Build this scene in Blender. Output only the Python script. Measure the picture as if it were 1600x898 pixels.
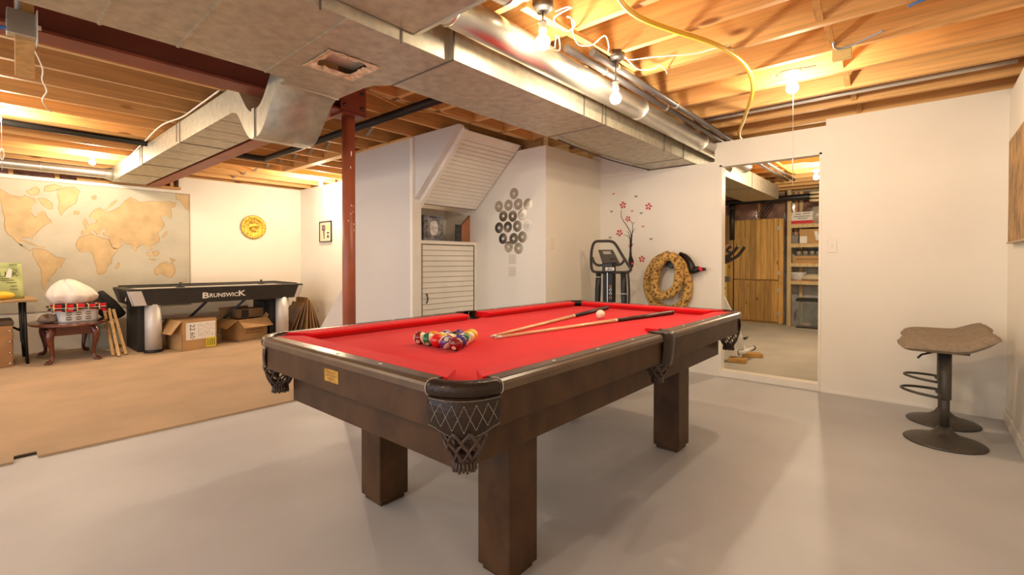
import bpy, bmesh, math, random
from mathutils import Vector, Matrix
random.seed(7)
for _o in list(bpy.data.objects):
    bpy.data.objects.remove(_o)
SC = bpy.context.scene
COL = SC.collection
PI = math.pi

# ------------------------------------------------------------------ camera
F, CX, CY = 737.0, 800.0, 417.0            # focal length and principal point in pixels of the 1600x898 frame
YAW, PITCH, CAMH = math.radians(41.1), 0.012, 1.13
FWD = Vector((math.cos(PITCH) * math.cos(YAW), math.cos(PITCH) * math.sin(YAW), -math.sin(PITCH)))
RGT = Vector((math.sin(YAW), -math.cos(YAW), 0))
UPV = RGT.cross(FWD)
CAM0 = Vector((0, 0, CAMH))
cd = bpy.data.cameras.new('camera')
cam = bpy.data.objects.new('camera', cd)
COL.objects.link(cam)
cd.sensor_width = 36
cd.lens = F / 1600 * 36
cd.shift_y = -(449 - CY) / 1600
cd.clip_start = 0.02
m = Matrix((RGT, UPV, -FWD)).transposed().to_4x4()
m.translation = CAM0
cam.matrix_world = m
SC.camera = cam

# ------------------------------------------------------------------ light of the place
W = bpy.data.worlds.new('world')
SC.world = W
W.use_nodes = True
bg = W.node_tree.nodes['Background']
bg.inputs[0].default_value = (0.88, 0.92, 1.0, 1)
bg.inputs[1].default_value = 1.2
SC.view_settings.view_transform = 'Standard'
SC.view_settings.look = 'None'
SC.view_settings.gamma = 1
SC.view_settings.use_curve_mapping = False
SC.view_settings.exposure = 0.97
BULB_W = 26.0
WARM = (1.0, 0.82, 0.575)


def pt(px, py, axis, val):
    """the point where the sight line of a photo pixel meets the plane axis = val"""
    d = FWD + RGT * ((px - CX) / F) + UPV * ((CY - py) / F)
    i = 'xyz'.index(axis)
    t = (val - CAM0[i]) / d[i]
    return CAM0 + d * t


# ------------------------------------------------------------------ materials
MATS = {}


def mat(name, col, rough=0.6, metal=0.0, spec=0.5, var=0.0, vscale=8.0, col2=None, stretch=None, bump=0.0,
        bscale=60.0, coat=0.0, objrand=0.0, detail=4.0, rvar=0.0, trans=0.0, alpha=1.0, knots=False, sheen=0.0):
    if name in MATS:
        return MATS[name]
    M = bpy.data.materials.new(name)
    M.use_nodes = True
    nt = M.node_tree
    N, L = nt.nodes, nt.links
    b = N['Principled BSDF']
    b.inputs['Roughness'].default_value = rough
    b.inputs['Metallic'].default_value = metal
    b.inputs['Specular IOR Level'].default_value = spec
    b.inputs['Coat Weight'].default_value = coat
    b.inputs['Coat Roughness'].default_value = 0.1
    b.inputs['Transmission Weight'].default_value = trans
    b.inputs['Alpha'].default_value = alpha
    b.inputs['Sheen Weight'].default_value = sheen
    c4 = (*col, 1)
    b.inputs['Base Color'].default_value = c4
    out = None
    if var > 0 or col2 or bump > 0 or rvar > 0:
        tc = N.new('ShaderNodeTexCoord')
        mp = N.new('ShaderNodeMapping')
        if stretch:
            mp.inputs['Scale'].default_value = stretch
        L.new(tc.outputs['Object'], mp.inputs['Vector'])
    if objrand > 0:
        oi = N.new('ShaderNodeObjectInfo')
        if var > 0 or col2 or bump > 0:
            vm = N.new('ShaderNodeVectorMath')
            vm.operation = 'SCALE'
            comb = N.new('ShaderNodeCombineXYZ')
            for k in range(3):
                L.new(oi.outputs['Random'], comb.inputs[k])
            L.new(comb.outputs[0], vm.inputs[0])
            vm.inputs['Scale'].default_value = 37.0
            L.new(vm.outputs[0], mp.inputs['Location'])
    if var > 0 or col2:
        nz = N.new('ShaderNodeTexNoise')
        nz.inputs['Scale'].default_value = vscale
        nz.inputs['Detail'].default_value = detail
        L.new(mp.outputs[0], nz.inputs['Vector'])
        mx = N.new('ShaderNodeMix')
        mx.data_type = 'RGBA'
        c2 = col2 if col2 else tuple(max(0, x * (1 - var)) for x in col)
        c1 = col if col2 else tuple(min(1, x * (1 + var * 0.6)) for x in col)
        mx.inputs[6].default_value = (*c1, 1)
        mx.inputs[7].default_value = (*c2, 1)
        rp = N.new('ShaderNodeMapRange')
        rp.inputs[1].default_value = 0.36
        rp.inputs[2].default_value = 0.66
        L.new(nz.outputs['Fac'], rp.inputs[0])
        L.new(rp.outputs[0], mx.inputs[0])
        out = mx.outputs[2]
        if rvar > 0:
            r2 = N.new('ShaderNodeMapRange')
            r2.inputs[3].default_value = max(0.02, rough - rvar)
            r2.inputs[4].default_value = min(1, rough + rvar)
            L.new(nz.outputs['Fac'], r2.inputs[0])
            L.new(r2.outputs[0], b.inputs['Roughness'])
    if knots:
        vo = N.new('ShaderNodeTexVoronoi')
        vo.inputs['Scale'].default_value = 2.3
        mk = N.new('ShaderNodeMapping')
        mk.inputs['Scale'].default_value = knots
        L.new(tc.outputs['Object'], mk.inputs['Vector'])
        if objrand > 0:
            L.new(vm.outputs[0], mk.inputs['Location'])
        L.new(mk.outputs[0], vo.inputs['Vector'])
        rk = N.new('ShaderNodeMapRange')
        rk.inputs[1].default_value = 0.07
        rk.inputs[2].default_value = 0.14
        L.new(vo.outputs['Distance'], rk.inputs[0])
        mk2 = N.new('ShaderNodeMix')
        mk2.data_type = 'RGBA'
        mk2.inputs[6].default_value = (col[0] * 0.38, col[1] * 0.26, col[2] * 0.22, 1)
        L.new(rk.outputs[0], mk2.inputs[0])
        L.new(out, mk2.inputs[7])
        out = mk2.outputs[2]
    if objrand > 0:
        hs = N.new('ShaderNodeHueSaturation')
        r3 = N.new('ShaderNodeMapRange')
        r3.inputs[3].default_value = 1 - objrand
        r3.inputs[4].default_value = 1 + objrand
        L.new(oi.outputs['Random'], r3.inputs[0])
        L.new(r3.outputs[0], hs.inputs['Value'])
        if out:
            L.new(out, hs.inputs['Color'])
        else:
            hs.inputs['Color'].default_value = c4
        out = hs.outputs[0]
    if out:
        L.new(out, b.inputs['Base Color'])
    if bump > 0:
        nb = N.new('ShaderNodeTexNoise')
        nb.inputs['Scale'].default_value = bscale
        nb.inputs['Detail'].default_value = 3
        L.new(mp.outputs[0], nb.inputs['Vector'])
        bp = N.new('ShaderNodeBump')
        bp.inputs['Strength'].default_value = bump
        bp.inputs['Distance'].default_value = 0.01
        L.new(nb.outputs['Fac'], bp.inputs['Height'])
        L.new(bp.outputs[0], b.inputs['Normal'])
    MATS[name] = M
    return M


def glow(name, col, strength, clear=True):
    M = bpy.data.materials.new(name)
    M.use_nodes = True
    nt = M.node_tree
    nt.nodes.clear()
    o = nt.nodes.new('ShaderNodeOutputMaterial')
    e = nt.nodes.new('ShaderNodeEmission')
    e.inputs[0].default_value = (*col, 1)
    e.inputs[1].default_value = strength
    t = nt.nodes.new('ShaderNodeBsdfTransparent')
    a = nt.nodes.new('ShaderNodeAddShader')
    nt.links.new(e.outputs[0], a.inputs[0])
    nt.links.new(t.outputs[0], a.inputs[1])
    nt.links.new(a.outputs[0], o.inputs[0])
    MATS[name] = M
    return M


# ------------------------------------------------------------------ mesh builder
class MB:
    def __init__(s):
        s.v, s.f, s.sm, s.mi = [], [], [], []

    def face(s, idx, smooth=False, mi=0):
        s.f.append(tuple(idx))
        s.sm.append(smooth)
        s.mi.append(mi)

    def poly(s, pts, mi=0):
        n = len(s.v)
        s.v += [Vector(p) for p in pts]
        s.face(range(n, n + len(pts)), False, mi)
        return s

    def box(s, x0, x1, y0, y1, z0, z1, mi=0, M=None):
        P = [Vector((x, y, z)) for z in (z0, z1) for y in (y0, y1) for x in (x0, x1)]
        if M is not None:
            P = [M @ p for p in P]
        n = len(s.v)
        s.v += P
        for q in ((0, 2, 3, 1), (4, 5, 7, 6), (0, 1, 5, 4), (2, 6, 7, 3), (0, 4, 6, 2), (1, 3, 7, 5)):
            s.face([n + i for i in q], False, mi)
        return s

    def beam(s, p0, p1, w, h, up=(0, 0, 1), mi=0):
        p0, p1 = Vector(p0), Vector(p1)
        d = p1 - p0
        x = d.normalized()
        u = Vector(up)
        y = u.cross(x)
        if y.length < 1e-4:
            y = Vector((0, 1, 0)).cross(x)
        y.normalize()
        z = x.cross(y)
        Mx = Matrix((x, y, z)).transposed().to_4x4()
        Mx.translation = p0
        return s.box(0, d.length, -w / 2, w / 2, -h / 2, h / 2, mi, Mx)

    def prism(s, pts, vec, mi=0, smooth=False):
        vec = Vector(vec)
        pts = [Vector(p) for p in pts]
        nrm = Vector((0, 0, 0))
        for i in range(len(pts)):
            nrm += pts[i].cross(pts[(i + 1) % len(pts)])
        if nrm.dot(vec) > 0:
            pts = pts[::-1]
        n, k = len(s.v), len(pts)
        s.v += pts + [p + vec for p in pts]
        s.face(range(n, n + k), False, mi)
        s.face([n + k + i for i in range(k)][::-1], False, mi)
        for i in range(k):
            j = (i + 1) % k
            s.face((n + i, n + k + i, n + k + j, n + j), smooth, mi)
        return s

    def tube(s, path, r, seg=8, closed=False, mi=0, caps=True, flat=None):
        path = [Vector(p) for p in path]
        k = len(path)
        rs = r if isinstance(r, (list, tuple)) else [r] * k
        T = []
        for i in range(k):
            if closed:
                t = path[(i + 1) % k] - path[i - 1]
            else:
                t = path[min(i + 1, k - 1)] - path[max(i - 1, 0)]
            T.append(t.normalized())
        a = Vector((0, 0, 1)) if abs(T[0].z) < 0.9 else Vector((1, 0, 0))
        nrm = (a - T[0] * a.dot(T[0])).normalized()
        n0 = len(s.v)
        for i in range(k):
            nrm = (nrm - T[i] * nrm.dot(T[i]))
            nrm.normalize()
            b = T[i].cross(nrm)
            for j in range(seg):
                an = 2 * PI * j / seg
                fl = flat or 1.0
                s.v.append(path[i] + nrm * (math.cos(an) * rs[i]) + b * (math.sin(an) * rs[i] * fl))
        for i in range(k if closed else k - 1):
            i2 = (i + 1) % k
            for j in range(seg):
                j2 = (j + 1) % seg
                s.face((n0 + i * seg + j, n0 + i * seg + j2, n0 + i2 * seg + j2, n0 + i2 * seg + j), True, mi)
        if not closed and caps:
            s.face([n0 + j for j in range(seg)][::-1], False, mi)
            s.face([n0 + (k - 1) * seg + j for j in range(seg)], False, mi)
        return s

    def cyl(s, p0, p1, r, seg=16, mi=0, r1=None):
        return s.tube([p0, p1], [r, r if r1 is None else r1], seg, mi=mi)

    def lathe(s, prof, c=(0, 0, 0), seg=24, mi=0, axis=None, caps=True, smooth=True):
        c = Vector(c)
        Mx = Matrix.Identity(3)
        if axis is not None:
            Mx = Vector((0, 0, 1)).rotation_difference(Vector(axis).normalized()).to_matrix()
        n0, k = len(s.v), len(prof)
        for (r, z) in prof:
            for j in range(seg):
                an = 2 * PI * j / seg
                s.v.append(c + Mx @ Vector((r * math.cos(an), r * math.sin(an), z)))
        for i in range(k - 1):
            for j in range(seg):
                j2 = (j + 1) % seg
                s.face((n0 + i * seg + j, n0 + i * seg + j2, n0 + (i + 1) * seg + j2, n0 + (i + 1) * seg + j), smooth, mi)
        if caps:
            if prof[0][0] > 1e-5:
                s.face([n0 + j for j in range(seg)][::-1], False, mi)
            if prof[-1][0] > 1e-5:
                s.face([n0 + (k - 1) * seg + j for j in range(seg)], False, mi)
        return s

    def grid(s, fn, nu, nv, mi=0, smooth=True, flip=False):
        n0 = len(s.v)
        for i in range(nu + 1):
            for j in range(nv + 1):
                s.v.append(Vector(fn(i / nu, j / nv)))
        for i in range(nu):
            for j in range(nv):
                a = n0 + i * (nv + 1) + j
                q = (a, a + nv + 1, a + nv + 2, a + 1)
                s.face(q[::-1] if flip else q, smooth, mi)
        return s

    def text(s, body, size, Mx, mi=0, align='CENTER', depth=0.0, bold=0.0):
        cu = bpy.data.curves.new('t', 'FONT')
        cu.body = body
        cu.size = size
        cu.align_x = align
        cu.align_y = 'CENTER'
        cu.extrude = depth
        cu.offset = bold
        cu.resolution_u = 2
        ob = bpy.data.objects.new('t', cu)
        COL.objects.link(ob)
        dg = bpy.context.evaluated_depsgraph_get()
        me = bpy.data.meshes.new_from_object(ob.evaluated_get(dg))
        n = len(s.v)
        s.v += [Mx @ v.co for v in me.vertices]
        for p in me.polygons:
            s.face([n + i for i in p.vertices], False, mi)
        bpy.data.objects.remove(ob)
        bpy.data.curves.remove(cu)
        bpy.data.meshes.remove(me)
        return s

    def shift(s, d):
        d = Vector(d)
        s.v = [p + d for p in s.v]
        return s

    def build(s, name, mats, parent=None, bevel=0.0, solid=0.0, sub=0, seg=1, world=False):
        off = Vector((0, 0, 0))
        if parent is not None and world:
            p = parent
            while p is not None:
                off += p.location
                p = p.parent
        me = bpy.data.meshes.new(name)
        me.from_pydata([tuple(p - off) for p in s.v], [], s.f)
        for M in (mats if isinstance(mats, (list, tuple)) else [mats]):
            me.materials.append(M)
        me.polygons.foreach_set('use_smooth', s.sm)
        me.polygons.foreach_set('material_index', s.mi)
        me.update()
        o = bpy.data.objects.new(name, me)
        COL.objects.link(o)
        if parent is not None:
            o.parent = parent
        if solid:
            md = o.modifiers.new('solid', 'SOLIDIFY')
            md.thickness = solid
            md.offset = 0
        if bevel:
            md = o.modifiers.new('bevel', 'BEVEL')
            md.width = bevel
            md.segments = seg
            md.limit_method = 'ANGLE'
            md.angle_limit = 0.7
        if sub:
            md = o.modifiers.new('sub', 'SUBSURF')
            md.levels = md.render_levels = sub
        return o


def tag(o, label=None, cat=None, group=None, kind=None):
    if label:
        o['label'] = label
    if cat:
        o['category'] = cat
    if group:
        o['group'] = group
    if kind:
        o['kind'] = kind
    return o


def thing(name, label, cat, loc=(0, 0, 0), rz=0.0, group=None):
    o = bpy.data.objects.new(name, None)
    o.empty_display_size = 0.05
    COL.objects.link(o)
    o.location = loc
    o.rotation_euler = (0, 0, rz)
    return tag(o, label, cat, group)


def copy_of(o, name=None, parent=None):
    c = o.copy()
    COL.objects.link(c)
    c.parent = parent
    return c


def copy_tree(root, loc, rz, label, group=None):
    r = copy_of(root)
    r.location = loc
    r.rotation_euler = (0, 0, rz)
    tag(r, label, None, group)
    for ch in list(root.children):
        c = copy_of(ch, parent=r)
        for g in list(ch.children):
            copy_of(g, parent=c)
    return r


def spline(pts, n=8, closed=False):
    P = [Vector(p) for p in pts]
    k = len(P)
    out = []
    for i in range(k if closed else k - 1):
        if closed:
            a, b, c, d = P[i - 1], P[i], P[(i + 1) % k], P[(i + 2) % k]
        else:
            a, b, c, d = P[max(i - 1, 0)], P[i], P[i + 1], P[min(i + 2, k - 1)]
        for j in range(n):
            t = j / n
            out.append(0.5 * ((2 * b) + (c - a) * t + (2 * a - 5 * b + 4 * c - d) * t * t + (3 * b - a - 3 * c + d) * t ** 3))
    if not closed:
        out.append(P[-1])
    return out


# ------------------------------------------------------------------ palette
wallp = mat('wall_paint', (0.84, 0.80, 0.72), 0.75, var=0.03, vscale=1.5, bump=0.04, bscale=180)
wallg = mat('wall_paint_lilac', (0.66, 0.635, 0.62), 0.5, var=0.03, vscale=1.2, bump=0.03, bscale=150)
whitep = mat('white_paint', (0.85, 0.81, 0.73), 0.5, var=0.04, vscale=5)
concrete = mat('floor_paint', (0.50, 0.505, 0.525), 0.5, var=0.10, vscale=1.3, bump=0.05, bscale=14, detail=8, rvar=0.08)
carpetm = mat('carpet_tan', (0.55, 0.385, 0.225), 0.95, spec=0.1, var=0.12, vscale=2.0, bump=0.6, bscale=420, sheen=0.2)
carpet2 = mat('carpet_pale', (0.54, 0.525, 0.47), 0.95, spec=0.1, var=0.1, vscale=2.0, bump=0.5, bscale=420)
pineX = mat('joist_pine_x', (0.64, 0.36, 0.13), 0.6, vscale=7, stretch=(0.25, 8, 8), var=0.16, objrand=0.13, knots=(0.8, 2.2, 2.2))
pineY = mat('joist_pine_y', (0.68, 0.385, 0.14), 0.6, vscale=7, stretch=(8, 0.25, 8), var=0.16, objrand=0.13, knots=(2.2, 0.8, 2.2))
ply = mat('subfloor_ply', (0.60, 0.36, 0.15), 0.7, vscale=3, stretch=(1, 4, 1), var=0.25)
galv = mat('galvanised_sheet', (0.50, 0.465, 0.375), 0.46, metal=0.7, var=0.16, vscale=17, rvar=0.1, bump=0.03, bscale=30, detail=7)
galvd = mat('galvanised_dark_seam', (0.17, 0.15, 0.13), 0.5, metal=0.7)
galvb = mat('galvanised_bright', (0.70, 0.68, 0.62), 0.3, metal=0.9, var=0.1, vscale=6, rvar=0.06)
redsteel = mat('red_primer_steel', (0.24, 0.058, 0.034), 0.5, var=0.2, vscale=4, bump=0.05, bscale=40)
postred = mat('red_post_paint', (0.38, 0.10, 0.048), 0.38, var=0.22, vscale=3, bump=0.05, bscale=50)
blackpipe = mat('black_pipe', (0.015, 0.014, 0.014), 0.45)
greypipe = mat('iron_pipe', (0.16, 0.15, 0.15), 0.42, metal=0.6)
yellowp = mat('gas_line_yellow', (0.86, 0.56, 0.05), 0.4)
darkwood = mat('table_dark_wood', (0.070, 0.033, 0.0135), 0.45, spec=0.22, vscale=9, stretch=(1, 1, 0.8), var=0.30, coat=0.05, bump=0.02)
leather = mat('pocket_leather', (0.030, 0.016, 0.010), 0.3, spec=0.25, var=0.2, vscale=14, bump=0.3, bscale=90, coat=0.08)
redcloth = mat('red_felt', (0.70, 0.006, 0.013), 0.85, spec=0.15, var=0.05, vscale=4, bump=0.08, bscale=900, sheen=0.1)
ivory = mat('ivory', (0.86, 0.78, 0.60), 0.12, coat=0.4)
black = mat('black_plastic', (0.014, 0.014, 0.015), 0.42)
blackm = mat('black_metal', (0.02, 0.02, 0.02), 0.35, metal=0.5)
brass = mat('brass', (0.70, 0.44, 0.10), 0.3, metal=0.9, var=0.3, vscale=40)
silver = mat('silver_panel', (0.66, 0.64, 0.63), 0.5, metal=0.35)
cherry = mat('cherry_wood', (0.12, 0.026, 0.013), 0.22, var=0.25, vscale=6, stretch=(1, 4, 4), coat=0.5)
card = mat('cardboard', (0.50, 0.30, 0.13), 0.85, var=0.1, vscale=5)
card2 = mat('cardboard_dark', (0.33, 0.185, 0.085), 0.85, var=0.15, vscale=5)
whitecable = mat('white_cable', (0.85, 0.82, 0.74), 0.5)
bluecable = mat('blue_cable', (0.06, 0.18, 0.50), 0.45)
print_black = mat('black_print', (0.03, 0.03, 0.03), 0.7)
paperw = mat('paper_white', (0.84, 0.82, 0.78), 0.8)
bulb_glow = glow('bulb_glow', (1.0, 0.90, 0.70), 9.0)

# ================================================================== THE SETTING
XB, YR, YM, XS = 4.836, -0.45, 8.19, 3.78      # back wall, right wall, map wall, stair wall
ZJ, ZS = 2.37, 2.605                            # underside of joists, underside of the boards above


def struct(name, mb, m, label, cat, parent=None, **k):
    o = mb.build(name, m, parent, **k)
    return tag(o, label, cat, kind='structure')


struct('floor', MB().box(-3.6, 4.93, -0.6, 8.4, -0.12, 0.0), concrete, 'grey painted concrete floor under the pool table', 'floor')
cp = [(-3.6, 3.822), (0.145, 3.822), (0.15, 3.925), (0.243, 3.925), (0.243, 3.822), (2.9, 3.822), (XS, 3.822), (XS, YM), (-3.6, YM)]
struct('floor_carpet', MB().prism([(x, y, 0.0) for x, y in cp], (0, 0, 0.014)), carpetm,
       'tan carpet covering the far half of the floor', 'carpet')
struct('trim_1', MB().box(0.148, 0.24, 3.905, 3.925, 0, 0.012), mat('tack_strip', (0.05, 0.03, 0.015), 0.9, var=0.5, vscale=60),
       'dark tack strip in the notch of the carpet edge', 'strip')
struct('floor_storage', MB().box(4.93, 9.7, -0.6, 4.6, -0.12, 0.012), carpet2, 'pale carpet of the storage room beyond the doorway', 'floor')

# back wall with the doorway and the cut-out for the ducts
wb = MB()
for (y0, y1, z0, z1) in ((YR - 0.1, 0.64, 0, 2.35), (0.64, 0.68, 0, 2.295), (0.68, 1.50, 2.06, 2.295), (1.50, 1.562, 0, 2.295),
                         (1.562, 2.275, 0, 2.112), (2.275, 2.95, 0, 2.36)):
    wb.box(XB, XB + 0.09, y0, y1, z0, z1)
wback = struct('wall_back', wb, wallp, 'cream wall with the doorway at the far end of the pool table', 'wall')
struct('door_1', MB().box(XB - 0.006, XB + 0.1, 0.672, 1.508, 0.0, 0.062), whitep, 'white painted threshold board across the open doorway', 'threshold', bevel=0.003)
jm = MB()
jm.box(XB - 0.006, XB + 0.098, 1.490, 1.512, 0.062, 2.07)
jm.box(XB - 0.006, XB + 0.098, 0.668, 0.686, 0.062, 2.07)
jm.box(XB - 0.006, XB + 0.098, 0.668, 1.512, 2.054, 2.075)
struct('trim_2', jm, whitep, 'thin white casing around the open doorway', 'door casing')
struct('wall_right', MB().box(-3.6, XB, YR - 0.1, YR, 0, 2.31), wallp, 'cream wall along the right edge behind the stools', 'wall')
struct('baseboard_right', MB().box(-3.6, XB - 0.001, YR, YR + 0.012, 0, 0.085), whitep, 'white baseboard along the right wall', 'baseboard', bevel=0.003)
bb = MB()
bb.box(XB - 0.008, XB, YR + 0.012, 0.66, 0, 0.022)
bb.box(XB - 0.008, XB, 1.52, 2.85, 0, 0.022)
struct('baseboard_back', bb, whitep, 'thin white strip along the foot of the back wall', 'baseboard')
struct('wall_switch', MB().box(XS, XB, 2.85, 2.95, 0, 2.29), wallp, 'cream wall between the disc cluster and the corner with the flower decal', 'wall')
ws = MB()
ws.box(XS, XS + 0.1, 2.95, 3.25, 0, 2.29)
ws.box(XS, XS + 0.1, 3.25, YM + 0.1, 0, 2.37)
struct('wall_stair', ws, wallp, 'cream wall with the disc cluster that runs on beside the stairs', 'wall')
wm = MB()
wm.box(-3.6, 2.0, YM, YM + 0.1, 0, 2.165)
wm.box(2.0, XS, YM, YM + 0.1, 0, 2.365)
wmap = struct('wall_left', wm, wallp, 'far cream wall that carries the world map', 'wall')
# open studs, plate and foil above the map
for k in range(14):
    MB().box(-3.3 + k * 0.4, -3.26 + k * 0.4, YM + 0.02, YM + 0.1, 2.165, 2.33).build('stud', pineX, wmap)
MB().box(-3.6, 2.0, YM + 0.01, YM + 0.1, 2.33, 2.368).build('top_plate', pineX, wmap)
MB().box(-3.6, 2.0, YM + 0.1, YM + 0.12, 2.1, 2.37).build('insulation', mat('insulation_pink', (0.33, 0.16, 0.12), 0.35, var=0.5, vscale=9, bump=0.8, bscale=12), wmap)
MB().box(0.9, 2.02, YM - 0.01, YM + 0.02, 2.17, 2.21).build('ledger', pineX, wmap)

# side wall of the stairs: full height, open triangle over the slope, then falling with the flight
sw = [(3.86, 0), (6.06, 0), (5.05, 0.955), (5.05, 2.37), (3.165, 2.37), (3.86, 1.705)]
wst = struct('wall_side', MB().prism([(2.90, y, z) for y, z in sw], (0.07, 0, 0)), wallg, 'smooth lilac grey side wall of the stairs behind the red post', 'wall')
MB().box(2.875, 2.985, 3.815, 3.862, 0, 2.355).build('corner_trim', whitep, wst, bevel=0.003)
MB().beam((2.985, 3.16, 2.345), (2.985, 3.845, 1.695), 0.05, 0.045).build('slope_trim', whitep, wst, bevel=0.003)
MB().beam((2.935, 3.86, 2.372), (2.935, 5.05, 2.372), 0.09, 0.02).build('top_strip', pineY, wst)
for k in range(7):
    MB().box(2.97, XS, 5.15 + k * 0.235 - 0.4, 5.15 + k * 0.235 - 0.13, 0.96 - k * 0.2, 1.0 - k * 0.2 - 0.01).build('tread', pineX, wst) if k < 5 else None

# sloping underside of the stairs, each board on its own
und = thing('stair_soffit', 'white sloping boarded underside of the stairs', 'stair soffit', (3.38, 3.5, 2.0))
tag(und, kind='structure')
p_top, p_bot = Vector((0, 3.165, 2.335)), Vector((0, 3.845, 1.705))
dv = (p_bot - p_top)
nb = 17
Ls = dv.length
un = dv.normalized()
ts = [0.0, 0.105]
while ts[-1] < Ls - 0.02:
    ts.append(ts[-1] + 0.0475)
nrm = Vector((0, -un.z, un.y))
if nrm.z > 0:
    nrm = -nrm
MB().beam((2.99, p_top.y + 0.012, p_top.z + 0.014), (2.99, p_bot.y + 0.012, p_bot.z + 0.014), 0.02, 0.01)
for i in range(len(ts) - 1):
    a = p_top + un * (ts[i] + 0.0022)
    b = p_top + un * (min(ts[i + 1], Ls) - 0.0022)
    x0, x1 = 2.99, XS - 0.012
    q = [(x0, a.y, a.z), (x1, a.y, a.z), (x1, b.y, b.z), (x0, b.y, b.z)]
    MB().prism(q, tuple(-nrm * 0.012)).build('board', whitep, und, world=True, bevel=0.0015)
q = [(2.97, p_top.y, p_top.z), (XS, p_top.y, p_top.z), (XS, p_bot.y, p_bot.z), (2.97, p_bot.y, p_bot.z)]
MB().prism([Vector(p) - nrm * 0.011 for p in q], tuple(-nrm * 0.01)).build('backing', mat('groove_dark', (0.10, 0.08, 0.06), 0.9), und, world=True)

# cupboard under the stairs
cup = thing('stair_cupboard', 'white cupboard with a slatted door under the stairs', 'cupboard', (3.38, 3.86, 0))
dr = MB().box(3.005, 3.735, 3.838, 3.856, 0.015, 1.30).build('door', mat('door_groove', (0.34, 0.28, 0.22), 0.8), cup, world=True)
nsl = 23
for i in range(nsl):
    z0 = 0.02 + i * (1.28 / nsl)
    MB().box(3.012, 3.728, 3.829, 3.839, z0 + 0.0026, z0 + 1.28 / nsl - 0.0026).build('slat', whitep, dr, world=False, bevel=0.0015).location = (-3.38, -3.86, 0)
hp = [(3.055, 3.824 - 0.02 * math.sin(PI * t), 0.80 - 0.10 * t) for t in [i / 10 for i in range(11)]]
MB().tube(hp, 0.006, 8).build('handle', mat('handle_bronze', (0.05, 0.03, 0.02), 0.35, metal=0.7), dr).location = (-3.38, -3.86, 0)
MB().box(2.985, XS - 0.001, 3.822, 4.38, 1.31, 1.345).build('shelf', whitep, cup, world=True, bevel=0.002)
nb_ = MB()
for i in range(3):
    nb_.box(2.98, XS - 0.001, 4.36, 4.38, 1.345 + i * 0.135, 1.345 + (i + 1) * 0.135 - 0.004)
nb_.box(2.975, 2.985, 3.87, 4.38, 1.345, 1.72)
nb_.build('niche_lining', whitep, cup, world=True)
MB().box(3.735, 3.745, 3.835, 3.85, 0.0, 1.31).build('door_gap', mat('groove_dark2', (0.07, 0.05, 0.04), 0.9), cup, world=True)
MB().box(3.745, XS - 0.0005, 3.83, 3.86, 0.0, 1.345).build('jamb', whitep, cup, world=True)

# ------------------------------------------------------------------ ceiling: boards above, each joist a piece of it
cl = MB()
cl.box(-3.6, 9.7, -0.6, 8.4, ZS, ZS + 0.02)
ceil = struct('ceiling', cl, ply, 'open ceiling of pine joists under the boards of the floor above', 'ceiling')
jy = MB().box(-0.019, 0.019, -1.83, 1.83, 0, 0.235)
first = None
XJ = []
x = 4.985
while x > -3.2:
    XJ.append(x)
    x -= 0.406
for x in XJ:
    if first is None:
        first = jy.build('joist', pineY, ceil)
        o = first
    else:
        o = copy_of(first, parent=ceil)
    o.location = (x, 1.27, ZJ)
for k in range(11):
    o = copy_of(first, parent=ceil)
    o.location = (4.985 + 0.406 * k + 0.3, 1.27, ZJ)
jx = MB().box(-3.55, 3.82, -0.019, 0.019, 0, 0.235)
firstx = None
y = 3.03
YJ = []
y = 3.436
while y < 8.2:
    YJ.append(y)
    y += 0.406
for y in YJ:
    if firstx is None:
        firstx = jx.build('joist', pineX, ceil)
        o = firstx
    else:
        o = copy_of(firstx, parent=ceil)
    o.location = (0, y, ZJ)
for y in (3.03, 3.075):
    MB().box(1.9, 3.82, y - 0.019, y + 0.019, ZJ, ZJ + 0.235).build('header', pineX, ceil)
for (x0, x1, y0, y1) in ((-3.6, 3.9, YM + 0.12, YM + 0.16), (-3.6, 9.7, -0.6, -0.56), (3.9, 3.94, 3.0, 8.4), (3.9, 9.7, 4.56, 4.6), (9.66, 9.7, -0.6, 4.6)):
    MB().box(x0, x1, y0, y1, 2.1, ZS).build('rim_board', pineX, ceil)
# bridging between the joists over the pool table (crossed struts) and blocking over the stairs side
br = MB().beam((0.02, 0, 0.21), (0.386, 0, 0.025), 0.035, 0.018)
b2 = MB().beam((0.02, 0.04, 0.025), (0.386, 0.04, 0.21), 0.035, 0.018)
fb = fb2 = None
for x in XJ[1:]:
    for yy in (0.42,):
        fb_ = br.build('bridging', pineX, ceil) if fb is None else copy_of(fb, parent=ceil)
        fb = fb or fb_
        fb_.location = (x, yy, ZJ)
        fc_ = b2.build('bridging', pineX, ceil) if fb2 is None else copy_of(fb2, parent=ceil)
        fb2 = fb2 or fc_
        fc_.location = (x, yy, ZJ)
blk = MB().box(-0.01, 0.01, 0.019, 0.387, 0.02, 0.225)
fk = None
steelb = mat('steel_bridging', (0.30, 0.29, 0.28), 0.5, metal=0.4)
sb = MB().beam((0, 0.02, 0.22), (0, 0.386, 0.02), 0.03, 0.006)
for y in YJ[1:-1]:
    o = sb.build('steel_bridging', steelb, ceil) if fk is None else copy_of(fk, parent=ceil)
    fk = fk or o
    o.location = (2.62, y, ZJ)
MB().box(2.80, 2.89, 4.9, 6.6, ZJ - 0.02, ZJ + 0.2).build('trimmer', pineY, ceil)

# ------------------------------------------------------------------ steel
bm = thing('steel_beam', 'long dark red steel beam running along beside the wide duct', 'beam', (0.0, 3.12, 2.175))


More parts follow.
